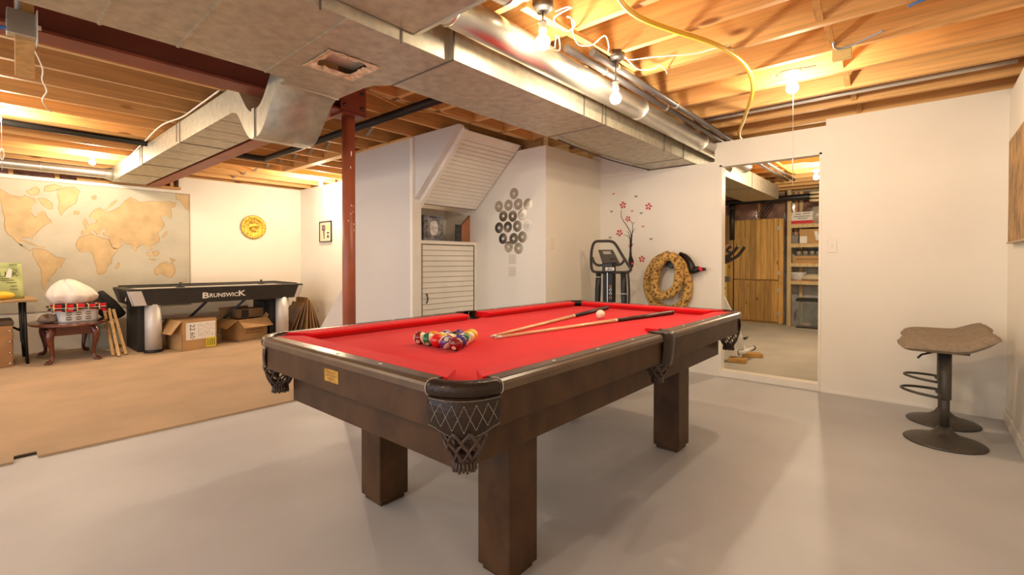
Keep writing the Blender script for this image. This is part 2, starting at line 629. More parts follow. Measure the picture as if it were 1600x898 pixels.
def ibeam(mb, p0, p1, w, z0, z1, tf=0.014, tw=0.012):
    p0, p1 = Vector(p0), Vector(p1)
    mb.beam((p0.x, p0.y, z0 + tf / 2), (p1.x, p1.y, z0 + tf / 2), w, tf)
    mb.beam((p0.x, p0.y, z1 - tf / 2), (p1.x, p1.y, z1 - tf / 2), w, tf)
    mb.beam((p0.x, p0.y, (z0 + z1) / 2), (p1.x, p1.y, (z0 + z1) / 2), tw, z1 - z0 - 2 * tf)
    return mb


ibeam(MB(), (-3.5, 3.12, 0), (1.86, 3.12, 0), 0.16, 2.175, 2.369).build('i_section', redsteel, bm, world=True)
ep = MB().box(1.86, 1.875, 3.03, 3.21, 2.176, 2.369)
ep.box(1.68, 1.875, 3.028, 3.036, 2.177, 2.36)
ep.build('end_plate', redsteel, bm, world=True)
boltm = mat('bolt_steel', (0.10, 0.08, 0.08), 0.3, metal=0.8)
for (xx, zz) in ((1.71, 2.215), (1.71, 2.32), (1.84, 2.215), (1.84, 2.32)):
    MB().lathe([(0.014, 0), (0.014, 0.006), (0.009, 0.012), (0, 0.012)], (xx, 3.028, zz), 10, axis=(0, -1, 0)).build('bolt', boltm, bm, world=True)
b2o = thing('steel_beam', 'red steel beam beside the left duct that reaches the map wall', 'beam', (1.695, 5.5, 2.185))
ibeam(MB(), (1.695, 3.215, 0), (1.695, 8.19, 0), 0.145, 2.185, 2.369).build('i_section', mat('red_primer_b', (0.30, 0.075, 0.035), 0.5, var=0.2, vscale=4), b2o, world=True)
pst = thing('support_post', 'rust red round steel post holding up the beams', 'post', (1.789, 3.12, 0))
MB().cyl((0, 0, 0.012), (0, 0, 2.161), 0.0456, 28).build('pipe', postred, pst)
MB().box(-0.09, 0.09, -0.09, 0.09, 2.161, 2.1745).build('top_plate', redsteel, pst)
MB().box(-0.055, 0.055, -0.055, 0.055, 0.0, 0.012).build('base_plate', redsteel, pst)
chip = mat('chipped_paint', (0.78, 0.72, 0.66), 0.8)
for i, (px, py, ww, hh) in enumerate(((551, 240, 2, 10), (550, 262, 1.6, 5), (551, 321, 2.2, 2.4), (554, 322, 1.6, 1.8), (550, 334, 1.8, 2), (553, 331, 1.6, 2), (554, 350, 2, 4), (554.5, 359, 1.4, 5), (547, 345, 1.4, 3))):
    an0 = math.atan2(-3.12, -1.789) + (px - 547.5) / 10.2 * 1.25
    zc = pt(547, py, 'y', 3.09).z
    g = MB()
    aw, hz = ww / 10 * 0.5, hh * 0.004 * 0.5
    n0 = len(g.v)
    ring = [(0.0462 * math.cos(an0 + aw * math.cos(t)), 0.0462 * math.sin(an0 + aw * math.cos(t)), zc + hz * math.sin(t) * (1 + 0.3 * math.sin(3 * t))) for t in [2 * PI * k / 9 for k in range(9)]]
    g.poly(ring)
    g.build('paint_chip', chip, pst)

# ------------------------------------------------------------------ ducts
ZD = 2.12
md = thing('main_duct', 'wide galvanised sheet metal duct running over the pool table to the back wall', 'duct', (1.0, 2.1, ZD))
g = MB()
ZT = 2.325
g.box(-3.6, 1.02, 1.775, 2.60, ZD, ZT)
g.build('wide_section', galv, md, world=True)
# transition with the torn register hole
hx0, hx1, hy0, hy1 = 1.115, 1.368, 2.105, 2.345
g = MB()
XA, XE = 1.02, 1.56
g.poly([(XA, 1.775, ZD), (XE, 1.775, ZD), (XE, hy0, ZD), (XA, hy0, ZD)])
g.poly([(XA, hy0, ZD), (hx0, hy0, ZD), (hx0, hy1, ZD), (XA, hy1, ZD)])
g.poly([(hx1, hy0, ZD), (XE, hy0, ZD), (XE, 2.27, ZD), (XE - 0.02, 2.30, ZD), (1.50, hy1, ZD), (hx1, hy1, ZD)])
g.poly([(XA, hy1, ZD), (1.50, hy1, ZD), (1.485, 2.42, ZD), (1.48, 2.70, ZD), (1.14, 2.70, ZD), (1.13, 2.63, ZD), (XA, 2.60, ZD)])
side = [(XE, 2.27), (XE - 0.02, 2.30), (1.50, hy1), (1.485, 2.42), (1.48, 2.70)]
for a, b in zip(side[:-1], side[1:]):
    g.poly([(a[0], a[1], ZD), (b[0], b[1], ZD), (b[0], b[1], ZT), (a[0], a[1], ZT)])
g.poly([(XA, 2.60, ZD), (1.13, 2.63, ZD), (1.13, 2.63, ZT), (XA, 2.60, ZT)])
g.poly([(1.13, 2.63, ZD), (1.14, 2.70, ZD), (1.14, 2.70, ZT), (1.13, 2.63, ZT)])
g.poly([(XA, 1.775, ZD), (XE, 1.775, ZD), (XE, 1.775, ZT), (XA, 1.775, ZT)])
g.poly([(XA, 1.775, ZT), (XE, 1.775, ZT), (XE, 2.27, ZT), (1.48, 2.70, ZT), (1.14, 2.70, ZT), (XA, 2.60, ZT)])
g.build('transition', galv, md, world=True)
g = MB()
g.box(XE, 8.45, 1.745, 2.262, ZD, ZT)
g.build('narrow_section', galv, md, world=True)
for xs in (0.36, 0.635, 1.02):
    MB().box(xs - 0.006, xs + 0.006, 1.772, 2.603, ZD - 0.004, ZD + 0.001).build('seam', galv, md, world=True)
for xs in (1.565, 3.03, 4.5, 5.6, 6.9):
    MB().box(xs - 0.0045, xs + 0.0045, 1.742, 2.266, ZD - 0.003, ZD + 0.001).build('seam', galvd, md, world=True)
    MB().box(xs - 0.0045, xs + 0.0045, 1.740, 1.746, ZD - 0.002, ZT).build('seam', galvd, md, world=True)
for xs in (0.9, 1.28, 2.74, 2.98, 4.05):
    MB().box(xs - 0.004, xs + 0.004, 1.738 if xs > 1.5 else 1.77, 1.75 if xs > 1.5 else 1.778, ZD - 0.012, ZT).build('drive_cleat', galvd, md, world=True)
tape = mat('torn_tape', (0.74, 0.60, 0.40), 0.9, var=0.3, vscale=30, bump=0.6, bscale=60)
rim = MB()
rr = random.Random(3)


def rag(x0, x1, y0, y1):
    pts = []
    for (a, b) in (((x0, y0), (x1, y0)), ((x1, y0), (x1, y1)), ((x1, y1), (x0, y1)), ((x0, y1), (x0, y0))):
        for k in range(8):
            t = k / 8
            pts.append((a[0] + (b[0] - a[0]) * t + rr.uniform(-.006, .006), a[1] + (b[1] - a[1]) * t + rr.uniform(-.006, .006)))
    return pts


o_, i_ = rag(hx0 - 0.012, hx1 + 0.012, hy0 - 0.012, hy1 + 0.012), rag(hx0 + 0.035, hx1 - 0.035, hy0 + 0.035, hy1 - 0.035)
n = len(o_)
rim.v += [Vector((x, y, ZD - 0.003 - rr.uniform(0, .004))) for x, y in o_] + [Vector((x, y, ZD + 0.004 + rr.uniform(-.006, .006))) for x, y in i_]
for k in range(n):
    k2 = (k + 1) % n
    rim.face((k, k2, n + k2, n + k))
rim.build('torn_tape_rim', tape, md, world=True, solid=0.002)
MB().box(hx0 - 0.01, hx1 + 0.01, hy0 - 0.01, hy1 + 0.01, ZD + 0.05, ZD + 0.06).build('inner_liner', mat('duct_inside', (0.70, 0.60, 0.46), 0.6), md, world=True)

# the offset that dives under the beam and rises into the left duct
od = thing('left_duct', 'galvanised duct that dips under the red beam and runs to the map wall', 'duct', (1.4, 5.5, 2.0))
sec = []
for k in range(13):                     # drop
    t = k / 12
    sec.append((2.70 + 0.34 * t, ZD - 0.235 * (0.5 - 0.5 * math.cos(PI * t)), 1.14, 1.48))
sec.append((3.09, 1.885, 1.14, 1.48))
for k in range(13):                     # rise
    t = k / 12
    sec.append((3.11 + 0.58 * t, 1.885 + 0.295 * (0.5 - 0.5 * math.cos(PI * t)), 1.15 + 0.07 * t, 1.48 + 0.10 * t))
g = MB()
prev = None
for (yy, zz, x0, x1) in sec:
    n = len(g.v)
    zt = min(zz + 0.17, 2.36)
    g.v += [Vector((x0, yy, zz)), Vector((x1, yy, zz)), Vector((x1, yy, zt)), Vector((x0, yy, zt))]
    if prev is not None:
        for k in range(4):
            k2 = (k + 1) % 4
            g.face((prev + k, prev + k2, n + k2, n + k), k in (0, 2))
    prev = n
g.build('offset', galv, od, world=True)
for (yy, zz) in ((2.702, ZD), (3.075, 1.885)):
    MB().box(1.135, 1.485, yy - 0.006, yy + 0.006, zz - 0.005, zz + 0.002).build('seam', galvb, od, world=True)
MB().box(1.132, 1.14, 3.06, 3.10, 1.88, 2.06).build('drive_cleat', galv, od, world=True)
MB().box(1.22, 1.58, 3.69, 8.05, 2.18, 2.36).build('run', galv, od, world=True)
for yy in (4.95, 6.35, 7.2):
    MB().box(1.216, 1.584, yy - 0.005, yy + 0.005, 2.176, 2.182).build('seam', galvd, od, world=True)
    MB().box(1.212, 1.22, yy - 0.008, yy + 0.008, 2.172, 2.36).build('drive_cleat', galvb, od, world=True)
    MB().box(1.212, 1.22, yy + 0.09, yy + 0.1, 2.2, 2.36).build('drive_cleat', galvb, od, world=True)
for yy in (3.95, 4.3, 4.6, 5.4, 5.8):
    MB().box(1.225, 1.575, yy - 0.002, yy + 0.002, 2.1785, 2.181).build('crease', galvd, od, world=True)
ov = thing('overhead_duct', 'galvanised plenum duct crossing overhead nearest the camera', 'duct', (0.7, 0.7, 2.175))
MB().box(0.16, 1.345, -0.44, 1.768, 2.172, 2.36).build('body', galv, ov, world=True)
MB().box(1.342, 1.36, -0.44, 1.768, 2.168, 2.18).build('edge_flange', galvb, ov, world=True)
MB().box(0.155, 1.35, 0.9, 0.907, 2.1695, 2.173).build('crease', galvb, ov, world=True)


def round_duct(name, label, path, r, m, rings=(), seg=28):
    base = Vector(path[0])
    t = thing(name, label, 'duct', base)
    MB().tube(path, r, seg).build('pipe', m, t, world=True)
    for (p, d) in rings:
        p, d = Vector(p), Vector(d).normalized()
        MB().cyl(p - d * 0.008, p + d * 0.008, (r if not isinstance(r, list) else r[0]) * 1.05, seg).build('joint_ring', galvb, t, world=True)
    return t


round_duct('round_duct', 'shiny round galvanised pipe running alongside the main duct', [(1.38, 1.615, 2.27), (2.2, 1.618, 2.27), (6.1, 1.62, 2.27)], 0.078, galvb,
           [((1.42, 1.615, 2.27), (1, 0, 0)), ((3.3, 1.618, 2.27), (1, 0, 0)), ((4.6, 1.62, 2.27), (1, 0, 0)), ((6.09, 1.62, 2.27), (1, 0, 0))])
sp = spline([(1.362, 1.36, 2.30), (1.47, 1.36, 2.30), (1.56, 1.36, 2.32), (1.60, 1.36, 2.40), (1.60, 1.36, 2.55)], 6)
round_duct('round_duct', 'short round elbow pipe leaving the overhead duct near the first bulb', sp, 0.068, galvb, [((1.43, 1.36, 2.30), (1, 0, 0)), ((1.52, 1.36, 2.307), (1, 0, 0.2))])
round_duct('round_duct', 'round silver pipe above the world map', [(-3.4, 7.98, 2.265), (1.13, 7.98, 2.265), (1.22, 7.98, 2.265)], [0.062, 0.062, 0.085], galvb,
           [((0.55, 7.98, 2.265), (1, 0, 0)), ((-0.6, 7.98, 2.265), (1, 0, 0))])


def pipe(name, label, path, r, m, cat='pipe', seg=12):
    o = MB().tube(path, r, seg).build(name, m)
    return tag(o, label, cat)


for (yy, nm) in ((1.435, 'nearer the camera of the pair'), (1.515, 'nearer the round duct of the pair')):
    t = thing('iron_pipe', 'dark grey iron pipe under the joists, ' + nm, 'pipe', (2.3, yy, 2.322))
    MB().cyl((2.20 if yy > 1.5 else 2.34, yy, 2.322), (7.9, yy, 2.322), 0.021, 14).build('run', greypipe, t, world=True)
    for xx in (2.62, 3.55):
        MB().cyl((xx - 0.012, yy, 2.322), (xx + 0.012, yy, 2.322), 0.025, 14).build('clip', galvb, t, world=True)
yl = [(960, -12), (978, 12), (1005, 30), (1050, 47), (1098, 62), (1135, 78), (1160, 97), (1173, 118), (1176, 140), (1170, 165), (1161, 190), (1156, 214)]
yp = [pt(a, b, 'z', 2.352) for a, b in yl]
yp += [Vector((5.6, yp[-1].y + 0.0, 2.352)), Vector((7.6, yp[-1].y, 2.352))]
yg = thing('gas_line', 'flexible yellow gas line looping under the joists', 'gas pipe', yp[0])
MB().tube(spline(yp, 6), 0.0135, 10).build('hose', yellowp, yg, world=True)
MB().box(*(lambda p: (p.x - .02, p.x + .02, p.y - .02, p.y + .02, p.z + 0.005, p.z + .018))(pt(1138, 80, 'z', 2.352))).build('strap', galvb, yg, world=True)
pipe('drain_pipe', 'black plastic drain pipe under the joists behind the post', [(1.8, 5.86, 2.335), (2.2, 5.86, 2.335), (2.28, 5.84, 2.335), (2.285, 5.75, 2.335), (2.30, 2.62, 2.335)], 0.033, blackpipe)
pipe('drain_pipe', 'dark pipe crossing the joists on the far left', [(-2.5, 6.03, 2.34), (1.2, 6.03, 2.34)], 0.03, blackpipe)
pipe('conduit', 'pale grey conduit tucked between the joists along the back wall', [(4.36, -0.44, 2.40), (4.36, 1.55, 2.40)], 0.017, mat('conduit_grey', (0.66, 0.66, 0.62), 0.4, metal=0.3))


# ------------------------------------------------------------------ bare bulbs
def bulb(label, canopy, drop=0.0, cord=None, power=BULB_W, r=0.031, style='porcelain'):
    cx_, cy_, cz_ = canopy
    t = thing('ceiling_bulb', label, 'light bulb', canopy)
    if style == 'metal':
        MB().lathe([(0.0, 0.035), (0.052, 0.035), (0.052, 0.0), (0.047, -0.004), (0.03, -0.016), (0.0, -0.016)], (0, 0, 0), 16).build('canopy', mat('canopy_steel', (0.10, 0.085, 0.075), 0.45, metal=0.5), t)
        if drop > 0:
            MB().cyl((0, 0, -0.016), (0, 0, -drop), 0.004, 8).build('rod', greypipe, t)
            MB().lathe([(0.0, 0.012), (0.02, 0.008), (0.024, 0.0), (0.0, 0.0)], (0, 0, -drop), 12).build('cap', greypipe, t)
    else:
        MB().lathe([(0.0, 0.012), (0.055, 0.012), (0.055, 0.0), (0.035, -0.012), (0.022, -0.03), (0.0, -0.03)], (0, 0, 0), 20).build('base', whitecable, t)
    z0 = -drop
    MB().lathe([(0.0, 0.0), (0.018, 0.0), (0.019, -0.042), (0.016, -0.045), (0.0, -0.045)], (0, 0, z0), 14).build('socket', whitecable, t)
    prof = [(0.013, -0.044), (0.015, -0.055)]
    for k in range(9):
        a = PI * (0.28 + 0.72 * k / 8)
        prof.append((max(0.0, r * math.sin(a)), z0 * 0 - 0.075 - r * 0.35 + r * math.cos(a) - 0.006))
    MB().lathe([(a, b + z0) for a, b in prof], (0, 0, 0), 20).build('glass', bulb_glow, t)
    if cord:
        path = [(0.028, 0, -0.02), (0.03, 0, -0.06), (0.031, 0, -cord)]
        MB().tube(path, 0.0016, 6).build('pull_string', whitecable, t)
        if cord > 0.4:
            lp = [(0.031 + 0.012 * math.sin(a), 0, -cord + 0.13 - 0.045 * math.cos(a)) for a in [2 * PI * k / 12 for k in range(12)]]
            MB().tube(lp, 0.0022, 6, closed=True).build('string_loop', whitecable, t)
    li = bpy.data.lights.new('bulb_light', 'POINT')
    li.energy = power
    li.color = WARM
    li.shadow_soft_size = r
    lo = bpy.data.objects.new('bulb_light', li)
    COL.objects.link(lo)
    lo.parent = t
    lo.location = (0, 0, z0 - 0.095)
    return t


bulb('bare bulb in a metal holder nearest the overhead duct', (1.85, 1.414, 2.365), 0.07, style='metal', power=BULB_W * 0.36, r=0.037)
bulb('bare bulb hanging on a short rod over the far half of the pool table', (2.55, 1.40, 2.345), 0.145, style='metal', power=BULB_W * 0.55, r=0.034)
bulb('bare bulb with a long pull string before the doorway', (3.565, 0.66, 2.365), 0.0, cord=0.73, power=BULB_W * 0.6, r=0.037)
bulb('bare bulb on the joists near the end of the silver pipe above the map', (0.93, 7.25, 2.365), power=BULB_W * 1.05)
bulb('bare bulb glowing against the far corner by the small framed picture', (3.42, 6.75, 2.365), power=BULB_W * 1.4)
bulb('bare bulb at the far left edge over the carpet', (0.14, 5.62, 2.365), cord=0.5, power=BULB_W * 1.05)
bulb('bare bulb in the storage room seen through the doorway', (6.95, 1.02, 2.27), power=BULB_W * 1.7)
bulb('added fill bulb, unseen on the joists behind the camera', (-1.6, 1.3, 2.365), power=BULB_W * 1.3)  # lamp added out of view to brighten the room
bulb('added fill bulb, unseen on the joists at the near left behind the camera', (-1.3, 4.6, 2.365), power=BULB_W)  # second added lamp, unseen, fills the room from the near left

# ================================================================== POOL TABLE
TX, TY = 2.085, 1.56
L, Wd = 1.275, 0.69                 # half outer length and width of the rails
ZR, ZC, ZA0, ZA1 = 0.805, 0.769, 0.673, 0.773
pool = thing('pool_table', 'dark wood pool table with red cloth and leather pockets', 'pool table', (TX, TY, 0))
E = 0.15                             # length taken by a corner pocket along each side
SP = 0.062                           # half opening of a side pocket
# cloth bed with bitten corners and side pockets
bedp = []


def arc(cx_, cy_, r, a0, a1, n=8):
    return [(cx_ + r * math.cos(math.radians(a0 + (a1 - a0) * k / n)), cy_ + r * math.sin(math.radians(a0 + (a1 - a0) * k / n))) for k in range(n + 1)]


bl, bw = L - 0.10, Wd - 0.10
pr = 0.062
for (sx, sy, a0) in ((1, 1, 270), (-1, 1, 360), (-1, -1, 90), (1, -1, 180)):
    c = (sx * (L - 0.105), sy * (Wd - 0.105))
    bedp += arc(c[0], c[1], pr, a0, a0 - 90 - 0, 8) if False else arc(c[0], c[1], pr, a0, a0 - 90, 8)
    if (sx, sy) == (1, 1):
        bedp += arc(0, bw + 0.012, 0.05, 345, 195, 8)
    if (sx, sy) == (-1, -1):
        bedp += arc(0, -bw - 0.012, 0.05, 165, 15, 8)
bed = MB().prism([(x, y, ZC - 0.03) for x, y in bedp], (0, 0, 0.03)).build('cloth_bed', redcloth, pool)
rw = 0.062                            # wooden rail width
cw = 0.100                            # cushion width


def rail(p0, p1, nin):
    """wooden rail + cushion between two points on the outer edge; nin = inward direction"""
    p0, p1, nin = Vector((*p0, 0)), Vector((*p1, 0)), Vector((*nin, 0))
    d = (p1 - p0).normalized()
    prof = [(0.0, ZA1), (0.0, ZR - 0.014), (0.004, ZR - 0.006), (0.014, ZR - 0.001), (rw, ZR), (rw, ZC - 0.03), (0.03, ZC - 0.03), (0.03, ZA1)]
    o = MB().prism([p0 + nin * a + Vector((0, 0, z)) for a, z in prof], p1 - p0).build('rail', mat('rail_wood_gleam', (0.098, 0.054, 0.026), 0.34, spec=0.55, vscale=9, var=0.28, bump=0.02, coat=0.15), pool)  # table wood with the rail-top gleam put into a lighter base colour
    # groove line along the top outer edge
    MB().beam(p0 + nin * 0.019 + Vector((0, 0, ZR - 0.0005)), p1 + nin * 0.019 + Vector((0, 0, ZR - 0.0005)), 0.003, 0.0014).build('bead', mat('bead_dark', (0.02, 0.012, 0.008), 0.4), o)
    # cushion with slanted ends
    cprof = [(rw, ZR + 0.0005), (rw + 0.085, ZR - 0.001), (rw + cw, ZR - 0.006), (rw + cw, ZR - 0.012), (rw + 0.075, ZC), (rw, ZC)]
    return o, cprof


def cushion(p0, p1, nin, cprof, c0, c1):
    p0, p1, nin = Vector((*p0, 0)), Vector((*p1, 0)), Vector((*nin, 0))
    d = (p1 - p0).normalized()
    g = MB()
    k = len(cprof)
    for (p, s, cc) in ((p0, 1, c0), (p1, -1, c1)):
        for a, z in cprof:
            g.v.append(p + nin * a + d * (s * cc * (a - rw)) + Vector((0, 0, z)))
    for i in range(k):
        j = (i + 1) % k
        g.face((i, j, k + j, k + i))
    g.face(range(k)[::-1])
    g.face(range(k, 2 * k))
    return g.build('cushion', redcloth, pool, bevel=0.009, seg=3)


cs = 0.052                            # cushion starts this much later than the corner of the rail
diam = mat('diamond_pearl', (0.85, 0.82, 0.76), 0.3)


def diamond(x, y):
    a, b = (0.006, 0.011)
    if abs(abs(y) - (Wd - 0.04)) < 0.01:
        a, b = b, a
    MB().prism([(x - a, y, ZR), (x, y - b, ZR), (x + a, y, ZR), (x, y + b, ZR)], (0, 0, 0.0012)).build('diamond', diam, pool)


for sy in (1, -1):
    for sx in (1, -1):
        a, b = sx * (L - E), sx * SP
        _, cpf = rail((min(a, b), sy * Wd), (max(a, b), sy * Wd), (0, -sy))
        lo, hi = (min(a, b), max(a, b))
        c0, c1 = (0.75, 0.25) if sx < 0 else (0.25, 0.75)
        lo2 = lo - 0.02 if sx < 0 else lo
        hi2 = hi if sx < 0 else hi + 0.02
        cushion((lo2, sy * Wd), (hi2, sy * Wd), (0, -sy), cpf, c0, c1)
        for k in (1, 2, 3):
            diamond(sx * k * 0.2775, sy * (Wd - 0.04))
for sx in (1, -1):
    _, cpf = rail((sx * L, -(Wd - E)), (sx * L, Wd - E), (-sx, 0))
    cushion((sx * L, -(Wd - E) - 0.02), (sx * L, Wd - E + 0.02), (-sx, 0), cpf, 0.75, 0.75)
    for k in (-1, 0, 1):
        diamond(sx * (L - 0.04), k * 0.265)
# aprons
AI = 0.014
for sx in (1, -1):
    q = [(sx * (L - AI), -(Wd - E + 0.01)), (sx * (L - AI), Wd - E + 0.01), (sx * (L - AI - 0.02), Wd - E + 0.01), (sx * (L - AI - 0.02), -(Wd - E + 0.01))]
    MB().prism([(x, y, ZA0) for x, y in q], (0, 0, ZA1 - ZA0)).build('apron', darkwood, pool, bevel=0.002)
for sy in (1, -1):
    for sx in (1, -1):
        q = [(sx * (SP - 0.01), sy * (Wd - AI)), (sx * (L - E + 0.01), sy * (Wd - AI)), (sx * (L - E + 0.01), sy * (Wd - AI - 0.02)), (sx * (SP - 0.01), sy * (Wd - AI - 0.02))]
        MB().prism([(x, y, ZA0) for x, y in q], (0, 0, ZA1 - ZA0)).build('apron', darkwood, pool, bevel=0.002)
# slate frame, cabinet and legs
MB().box(-(L - 0.125), L - 0.125, -(Wd - 0.145), Wd - 0.145, 0.515, ZA0 + 0.06).build('cabinet', darkwood, pool, bevel=0.003)
LEG = 0.157
legm = MB()
s_ = LEG / 2
legm.box(-s_, s_, -s_, s_, 0.022, 0.516)
legm.box(-s_ + 0.012, s_ - 0.012, -s_ + 0.012, s_ - 0.012, 0.0, 0.023)
lg = None
for sx in (1, -1):
    for sy in (1, -1):
        lx = (1.216 + LEG / 2 - TX) if sx < 0 else (2.714 + LEG / 2 - TX)
        ly = (1.072 + LEG / 2 - TY) if sy < 0 else (1.860 + LEG / 2 - TY)
        o = legm.build('leg', darkwood, pool, bevel=0.004) if lg is None else copy_of(lg, parent=pool)
        lg = lg or o
        o.location = (lx, ly, 0)
# name plate on the near apron
np_ = pt(517.5, 587, 'x', TX - L + AI - 0.001) - Vector((TX, TY, 0))
pl = MB().box(-0.0015, 0.0015, -0.047, 0.047, -0.023, 0.023).build('name_plate', brass, pool, bevel=0.002)
pl.location = np_
for k, (w_, zz) in enumerate(((0.026, 0.011), (0.034, 0.0), (0.022, -0.011))):
    MB().box(-0.0024, -0.0012, -w_, w_, zz - 0.0022, zz + 0.0022).build('engraving', mat('engraved', (0.30, 0.15, 0.03), 0.5), pl)


# pockets -------------------------------------------------------------
def corner_frame(sx, sy):
    c = Vector((sx * (L - E), sy * (Wd - E), 0))
    a0 = math.atan2(sy, sx) - PI / 4
    return c, a0


stitchm = mat('stitch_thread', (0.62, 0.55, 0.45), 0.7)
lacem = mat('net_leather', (0.060, 0.033, 0.022), 0.42, var=0.3, vscale=20, bump=0.2, bscale=80)


def basket(mb, c, r0, r1, z0, z1, n=9, rows=3, tr=0.0055):
    """diamond net of leather strips between two rims"""
    def P(i, t):
        a = 2 * PI * i / (2 * n)
        r = r0 + (r1 - r0) * (t ** 1.5)
        return Vector((c[0] + r * math.cos(a), c[1] + r * math.sin(a), z0 + (z1 - z0) * t))
    for i in range(n):
        for s in (1, -1):
            pts = []
            for q in range(rows * 4 + 1):
                t = q / (rows * 4)
                ph = (q / 4) % 2
                w = ph if ph <= 1 else 2 - ph
                w = w * w * (3 - 2 * w)
                pts.append(P(2 * i + s * w, t))
            mb.tube(pts, [tr * (1.2 - 0.3 * q / len(pts)) for q in range(len(pts))], 6, flat=0.6)
    return mb


def corner_pocket(sx, sy):
    c, a0 = corner_frame(sx, sy)
    R = E - 0.004
    root = MB()
    # padded leather roll over the corner
    path = []
    k = 20
    rings = []
    for i in range(k + 1):
        a = a0 + (PI / 2) * i / k
        dr = Vector((math.cos(a), math.sin(a), 0))
        ctr = c + dr * (R - 0.022)
        ring = []
        for j in range(14):
            t = 2 * PI * j / 14
            w = math.cos(t)
            h = math.sin(t)
            ww = 0.027 * (abs(w) ** 0.8) * (1 if w > 0 else -1)
            hh = 0.023 * (abs(h) ** 0.8) * (1 if h > 0 else -1)
            ring.append(ctr + dr * ww + Vector((0, 0, ZR - 0.021 + hh)))
        rings.append(ring)
    n0 = len(root.v)
    for r_ in rings:
        root.v += r_
    for i in range(k):
        for j in range(14):
            j2 = (j + 1) % 14
            root.face((n0 + i * 14 + j, n0 + (i + 1) * 14 + j, n0 + (i + 1) * 14 + j2, n0 + i * 14 + j2), True)
    root.face([n0 + j for j in range(14)])
    root.face([n0 + k * 14 + j for j in range(14)][::-1])
    roll = root.build('corner_pocket', leather, pool)
    # pale end welts
    for i in (0, k):
        MB().tube(rings[i], 0.0013, 6, closed=True).build('welt', stitchm, roll)
    # liner inside the hole
    hc = (sx * (L - 0.105), sy * (Wd - 0.105), 0)
    MB().lathe([(0.061, ZC - 0.002), (0.062, ZC - 0.03), (0.055, 0.66)], hc, 24, caps=False).build('liner', mat('liner_black', (0.012, 0.010, 0.010), 0.5), roll, solid=0.003)
    # shield with scalloped foot
    def zb(u):
        e = abs(u - 0.5) * 2
        return 0.668 - 0.008 * math.cos(e * PI) - (0.012 if e < 0.8 else 0.0) * (1 - e / 0.8) + 0.010 * max(0, e - 0.55)
    def S(u, v, off=0.0):
        a = a0 + (PI / 2) * (0.005 + 0.99 * u)
        bul = 0.006 * math.sin(PI * v)
        rr_ = R - 0.006 + bul + off - 0.003 * v
        z = ZR - 0.042 + (zb(u) - (ZR - 0.042)) * v
        return c + Vector((math.cos(a) * rr_, math.sin(a) * rr_, z))
    MB().grid(lambda u, v: S(u, v), 24, 8).build('shield', leather, roll, solid=0.004)
    st = MB()
    for off_ in (0, 1):                       # two crossing zigzags make the row of diamonds
        nz = 3
        pts = []
        for q in range(nz * 2 + 1):
            u = 0.06 + 0.88 * q / (nz * 2)
            v = 0.16 if (q + off_) % 2 == 0 else 0.80
            pts.append((u, v))
        for (a, b) in zip(pts[:-1], pts[1:]):
            for q in range(13):                # separate stitches
                t0, t1 = (q + 0.1) / 13, (q + 0.7) / 13
                p0 = S(a[0] + (b[0] - a[0]) * t0, a[1] + (b[1] - a[1]) * t0, 0.003)
                p1 = S(a[0] + (b[0] - a[0]) * t1, a[1] + (b[1] - a[1]) * t1, 0.003)
                st.tube([p0, p1], 0.0006, 4)
    for v in (0.06, 0.96):
        for q in range(60):
            st.tube([S((q + 0.15) / 60, v, 0.003), S((q + 0.8) / 60, v, 0.003)], 0.0006, 4)
    so = st.build('stitching', stitchm, roll)
    so['kind'] = 'stuff'
    bc = (sx * (L - 0.092), sy * (Wd - 0.092))
    nb_ = MB()
    basket(nb_, bc, 0.064, 0.033, 0.672, 0.583, 9, 3, 0.0062)
    nb_.build('net', lacem, roll)
    tl = MB()
    tl.lathe([(0.0, 0.592), (0.034, 0.592), (0.030, 0.583), (0.029, 0.575), (0.031, 0.556), (0.026, 0.553), (0.0, 0.556)], (*bc, 0), 18)
    for q in range(18):
        a = 2 * PI * q / 18
        tl.tube([(bc[0] + 0.0295 * math.cos(a), bc[1] + 0.0295 * math.sin(a), 0.578), (bc[0] + 0.032 * math.cos(a), bc[1] + 0.032 * math.sin(a), 0.549 + 0.003 * (q % 2))], 0.0045, 5)
    tl.build('tassel', lacem, roll)
    return roll


for sx in (1, -1):
    for sy in (1, -1):
        corner_pocket(sx, sy)
for sy in (1, -1):
    g = MB()
    def SS(u, v):
        x = (-0.058 + 0.116 * u)
        bul = 0.014 * math.sin(PI * u)
        if v < 0.35:                            # over the top of the rail
            t = v / 0.35
            y = Wd - 0.075 * (1 - t) * (1 - 0.45 * math.sin(PI * u)) + bul * t
            z = ZR + 0.004 - 0.004 * t
        else:
            t = (v - 0.35) / 0.65
            y = Wd + bul + 0.004 * math.sin(PI * t) - 0.012 * t
            z = ZR - 0.004 - 0.145 * t + 0.012 * (abs(u - 0.5) * 2) ** 2 * t
        return (x, sy * y, z)
    so = g.grid(SS, 10, 16).build('side_pocket', leather, pool, solid=0.007)
    MB().lathe([(0.05, ZC), (0.052, ZC - 0.03), (0.048, 0.68)], (0, sy * (Wd - 0.085), 0), 20, caps=False).build('liner', MATS['liner_black'], so, solid=0.003)
    nb_ = MB()
    basket(nb_, (0.0, sy * (Wd - 0.055)), 0.058, 0.032, 0.675, 0.60, 8, 3)
    nb_.build('net', lacem, so)
    MB().lathe([(0.0, 0.606), (0.031, 0.606), (0.027, 0.596), (0.029, 0.572), (0.0, 0.572)], (0, sy * (Wd - 0.055), 0), 16).build('tassel', lacem, so)

